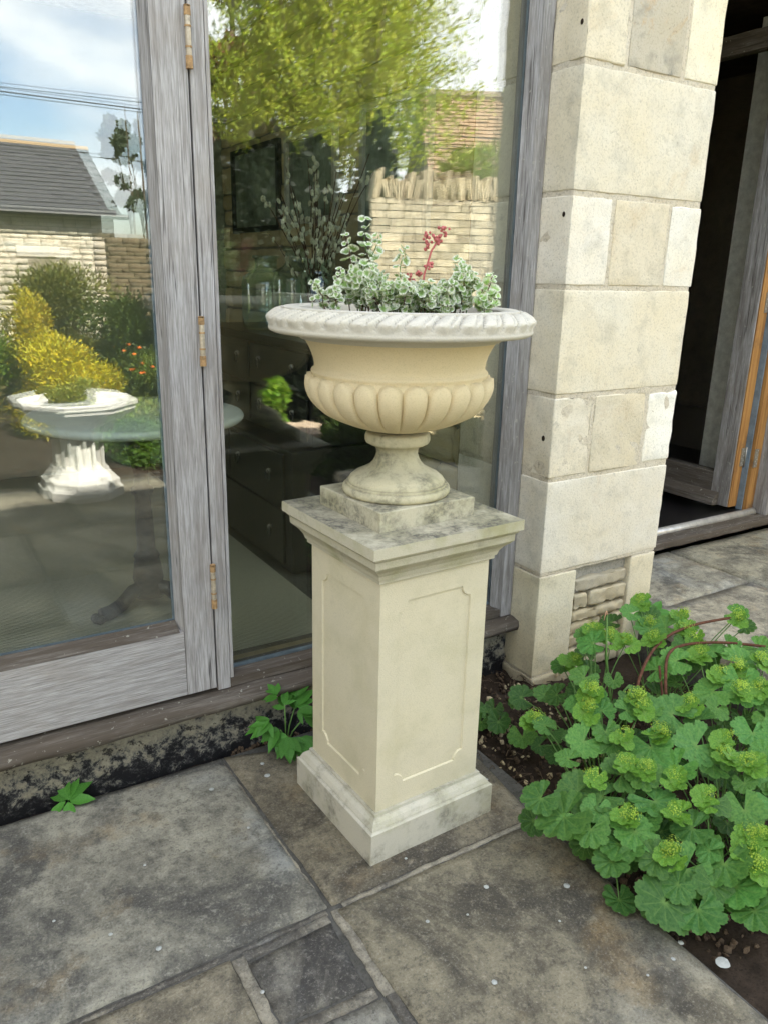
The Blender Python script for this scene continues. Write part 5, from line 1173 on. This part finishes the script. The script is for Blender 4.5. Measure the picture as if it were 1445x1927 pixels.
# cottage with a stone tile roof
def cottage():
    rt = root('cottage', (11.2, -9.2, -.1), 'stone tiled cottage roof mirrored at the right edge of the window', 'cottage')
    T = Matrix.Translation((9.2, -8.9, 0)) @ Matrix.Rotation(R(27), 4, 'Z')
    def tp(name, bm, m, sm=False, col=None): bm.transform(T); return part(name, bm, m, rt, sm, col)
    tp('wall', B(-.1, 6, -4.2, -.2, -.1, 3.3), M['rubble'], False, (1.2, 1.1, .95))
    bm = BM(); vv = [bm.verts.new(p) for p in [(-.3, .1, 3.2), (6.2, .1, 3.2), (6.2, -2.2, 4.95), (-.3, -2.2, 4.95), (-.3, -4.5, 3.2), (6.2, -4.5, 3.2)]]
    for f in [(0, 1, 2, 3), (3, 2, 5, 4), (0, 3, 4), (1, 5, 2)]: bm.faces.new([vv[i] for i in f])
    tp('roof', bm, M['stone_tile'])
    bm = BM(); rr = random.Random(66); n = 20; ax = Vector((0, -2.3, 1.75)); nn = Vector((0, 1.75, 2.3)).normalized()
    for q in range(n):
        x = -.3
        while x < 5.5:
            w = rr.uniform(.12, .26); p = Vector((x, .1, 3.2)) + ax * (q / n); l = ax * (1.12 / n); h = rr.uniform(.02, .045)
            v = [bm.verts.new(c) for c in (p + nn * h, p + Vector((w - .01, 0, 0)) + nn * h, p + Vector((w - .01, 0, 0)) + l + nn * .008, p + l + nn * .008)]; v2 = [bm.verts.new(c.co - nn * .03) for c in v]
            bm.faces.new(v); [bm.faces.new((v[k], v2[k], v2[(k + 1) % 4], v[(k + 1) % 4])) for k in range(4)]; x += w
    o = tp('roof_tiles', bm, M['stone_tile'], False, (1.2, 1.0, .85)); o['kind'] = 'stuff'
    tp('ridge', tube(BM(), [(-.35, -2.2, 4.98), (6.2, -2.2, 4.98)], .12, 8), M['stone_tile'])
    tp('chimney', B(1.6, 2.2, -2.5, -1.9, 4.6, 5.6, .02), M['rubble'])
    tp('rooflight_frame', B(.35, 1.6, .02, .25, 3.02, 3.10), M['white']); tp('rooflight_frame', B(.1, 1.1, .12, .35, 2.72, 2.80), M['white'])
cottage()
# overhead cables
for i, (y, z0, z1, sag) in enumerate([(-7.7, 3.50, 3.46, .02), (-7.9, 3.42, 3.62, .03), (-7.6, 3.47, 3.40, .03), (-9.5, 3.05, 3.02, .02)]):
    n = 14; o = part('overhead_cable', tube(BM(), [(-9 + 22 * k / n, y, z0 + (z1 - z0) * (k / n) * 1.5 + 4 * .12 * ((k / n) - .5) ** 2) for k in range(n + 1)], .008, 5), M['iron'])
    props(o, ['thin overhead cable, highest at the left edge of the mirrored sky', 'overhead cable that climbs to the right across the mirrored sky', 'overhead cable that falls to the right above the barn roof', 'lowest and faintest cable close above the mirrored barn ridge'][i], 'cable', 'cables strung above the barn')
# border shrubs
SH = [
 ('golden_shrub', 'bright yellow shrub in the middle of the mirrored border', 1.30, -3.3, .0, .62, .85, 9000, (.62, .55, .04), .05, .010),
 ('olive_shrub', 'large olive green rounded shrub below the mirrored barn wall', 1.55, -5.1, .2, 1.05, 1.28, 12000, (.20, .21, .06), .06, .011),
 ('bright_shrub', 'fresh green shrub at the far left of the mirrored border', .45, -4.6, .1, .85, 1.35, 9000, (.22, .34, .05), .07, .016),
 ('brown_shrub', 'brownish wiry shrub left of the yellow one in the mirrored border', .35, -3.4, .0, .75, .85, 9000, (.21, .18, .06), .05, .008),
 ('grey_shrub', 'grey green low shrub at the left edge of the mirrored border', .15, -2.6, -.05, .55, .55, 6000, (.18, .22, .13), .045, .010),
 ('dark_shrub', 'dark green dense shrub between the yellow and olive ones', 2.1, -4.3, .1, .7, 1.05, 8000, (.09, .13, .03), .05, .015),
 ('poppy_clump', 'green perennial clump with orange flowers in the mirrored border', 2.15, -3.2, -.05, .55, .72, 7000, (.17, .23, .05), .06, .010),
 ('low_shrub', 'low light green ground shrub near the edge of the mirrored border', 1.75, -2.5, -.08, .55, .42, 7000, (.26, .33, .07), .04, .012),
 ('box_shrub', 'dense dark green low bush behind the mirrored stone planter', 1.45, -1.9, -.08, .38, .38, 7000, (.10, .19, .03), .03, .012),
 ('yellow_shrub', 'small yellow topped shrub high in the mirrored border', 1.1, -4.1, .2, .40, .95, 5000, (.55, .47, .05), .05, .010),
 ('lime_shrub', 'rounded lime green shrub mirrored in front of the black chest', 2.42, -1.55, .12, .25, .52, 6500, (.25, .42, .05), .035, .016),
 ('shade_shrub', 'dark shrub mirrored behind the bowl of the urn', 3.25, -1.7, -.05, .5, .9, 6000, (.05, .07, .02), .05, .015),
 ('hosta_clump', 'dark low leafy clump mirrored behind the stem of the urn', 2.75, -.75, -.08, .45, .5, 5000, (.05, .08, .02), .06, .025),
 ('fern_clump', 'dark fern like clump mirrored low at the right of the window', 3.4, -.35, -.08, .5, .55, 5000, (.06, .09, .03), .06, .012),
 ('tall_shrub', 'tall feathery shrub mirrored at the left edge above the planter', -.35, -3.9, .1, .9, 1.6, 9000, (.20, .24, .07), .06, .010)]
for i, (nm, lab, x, y, z0, w, h, n, c, l, lw) in enumerate(SH): bush(nm, lab, 'shrub', x, y, z0, w, h, n, c, 'shrub', l, lw, .5, 'shrubs in the garden border', 200 + i, 12)
fl_me = bpy.data.meshes.new('orange_flower'); b = BM(); bmesh.ops.create_icosphere(b, subdivisions=1, radius=.022, matrix=Matrix.Diagonal((1, 1, .6, 1))); b.to_mesh(fl_me); b.free(); fm_ = m_plain('orange_petal', (.75, .16, .02), .6); fl_me.materials.append(fm_)
rr = random.Random(9); pc = [o for o in COL.objects if o.name == 'poppy_clump'][0]
for i in range(26): link('flower', fl_me, None, pc, Vector((rr.uniform(-.5, .5), rr.uniform(.1, .5), rr.uniform(.55, .85))))
gp = part('gravel_path', B(2.75, 3.6, -3.5, -2.2, -.12, -.02), M['gravel']); props(gp, kind='structure')
side_bed = part('side_bed', sheet(2.215, 3.6, -1.32, .45, -.05, .03, 8, 5), M['soil'], None, True); props(side_bed, kind='structure')
bd = part('border_soil', sheet(-4, 6, -8, -1.32, -.06, .03, 6, 3), M['soil'], None, True); props(bd, kind='structure')
# octagonal stone planter
fx, fy = .90, -1.02; fo = root('stone_planter', (fx, fy, 0), 'white octagonal stone planter on a stepped base, mirrored in the left door', 'planter')
def octo(prof, name, fn=None, seg=8):
    bm = BM(); rot = math.pi / 8; rings = [[bm.verts.new((fx + r * math.cos(2 * math.pi * k / seg + rot), fy + r * math.sin(2 * math.pi * k / seg + rot), z)) for k in range(seg)] for r, z in prof]
    for a, b in zip(rings, rings[1:]):
        for k in range(seg): bm.faces.new((a[k], a[(k + 1) % seg], b[(k + 1) % seg], b[k]))
    bm.faces.new(rings[0][::-1]); bm.faces.new(rings[-1]); return part(name, bm, M['font'], fo)
octo([(.235, .001), (.235, .055), (.222, .06), (.215, .075), (.215, .105), (.19, .12), (.175, .145), (.155, .17), (.150, .185)], 'stepped_base')
octo([(.115, .186), (.110, .20), (.108, .40), (.125, .43), (.125, .445)], 'shaft')
for k in range(8):
    a = 2 * math.pi * k / 8 + math.pi / 8; c = Vector((fx + .118 * math.cos(a), fy + .118 * math.sin(a), 0)); part('buttress', tube(BM(), [c + Vector((0, 0, .186)), c + Vector((0, 0, .40)), c + Vector((.02 * math.cos(a), .02 * math.sin(a), .44))], .014, 8), M['font'], fo)
octo([(.14, .446), (.17, .47), (.26, .50), (.33, .545), (.345, .56), (.345, .575), (.36, .59), (.36, .612), (.335, .618), (.29, .60), (.27, .58)], 'bowl')
bush('bedding_plant', 'yellow green bedding plant growing in the stone planter bowl', 'plant', fx, fy, .58, .24, .16, 2500, (.35, .38, .08), 'shrub', .03, .009, .5, None, 301, 6, True, .57)
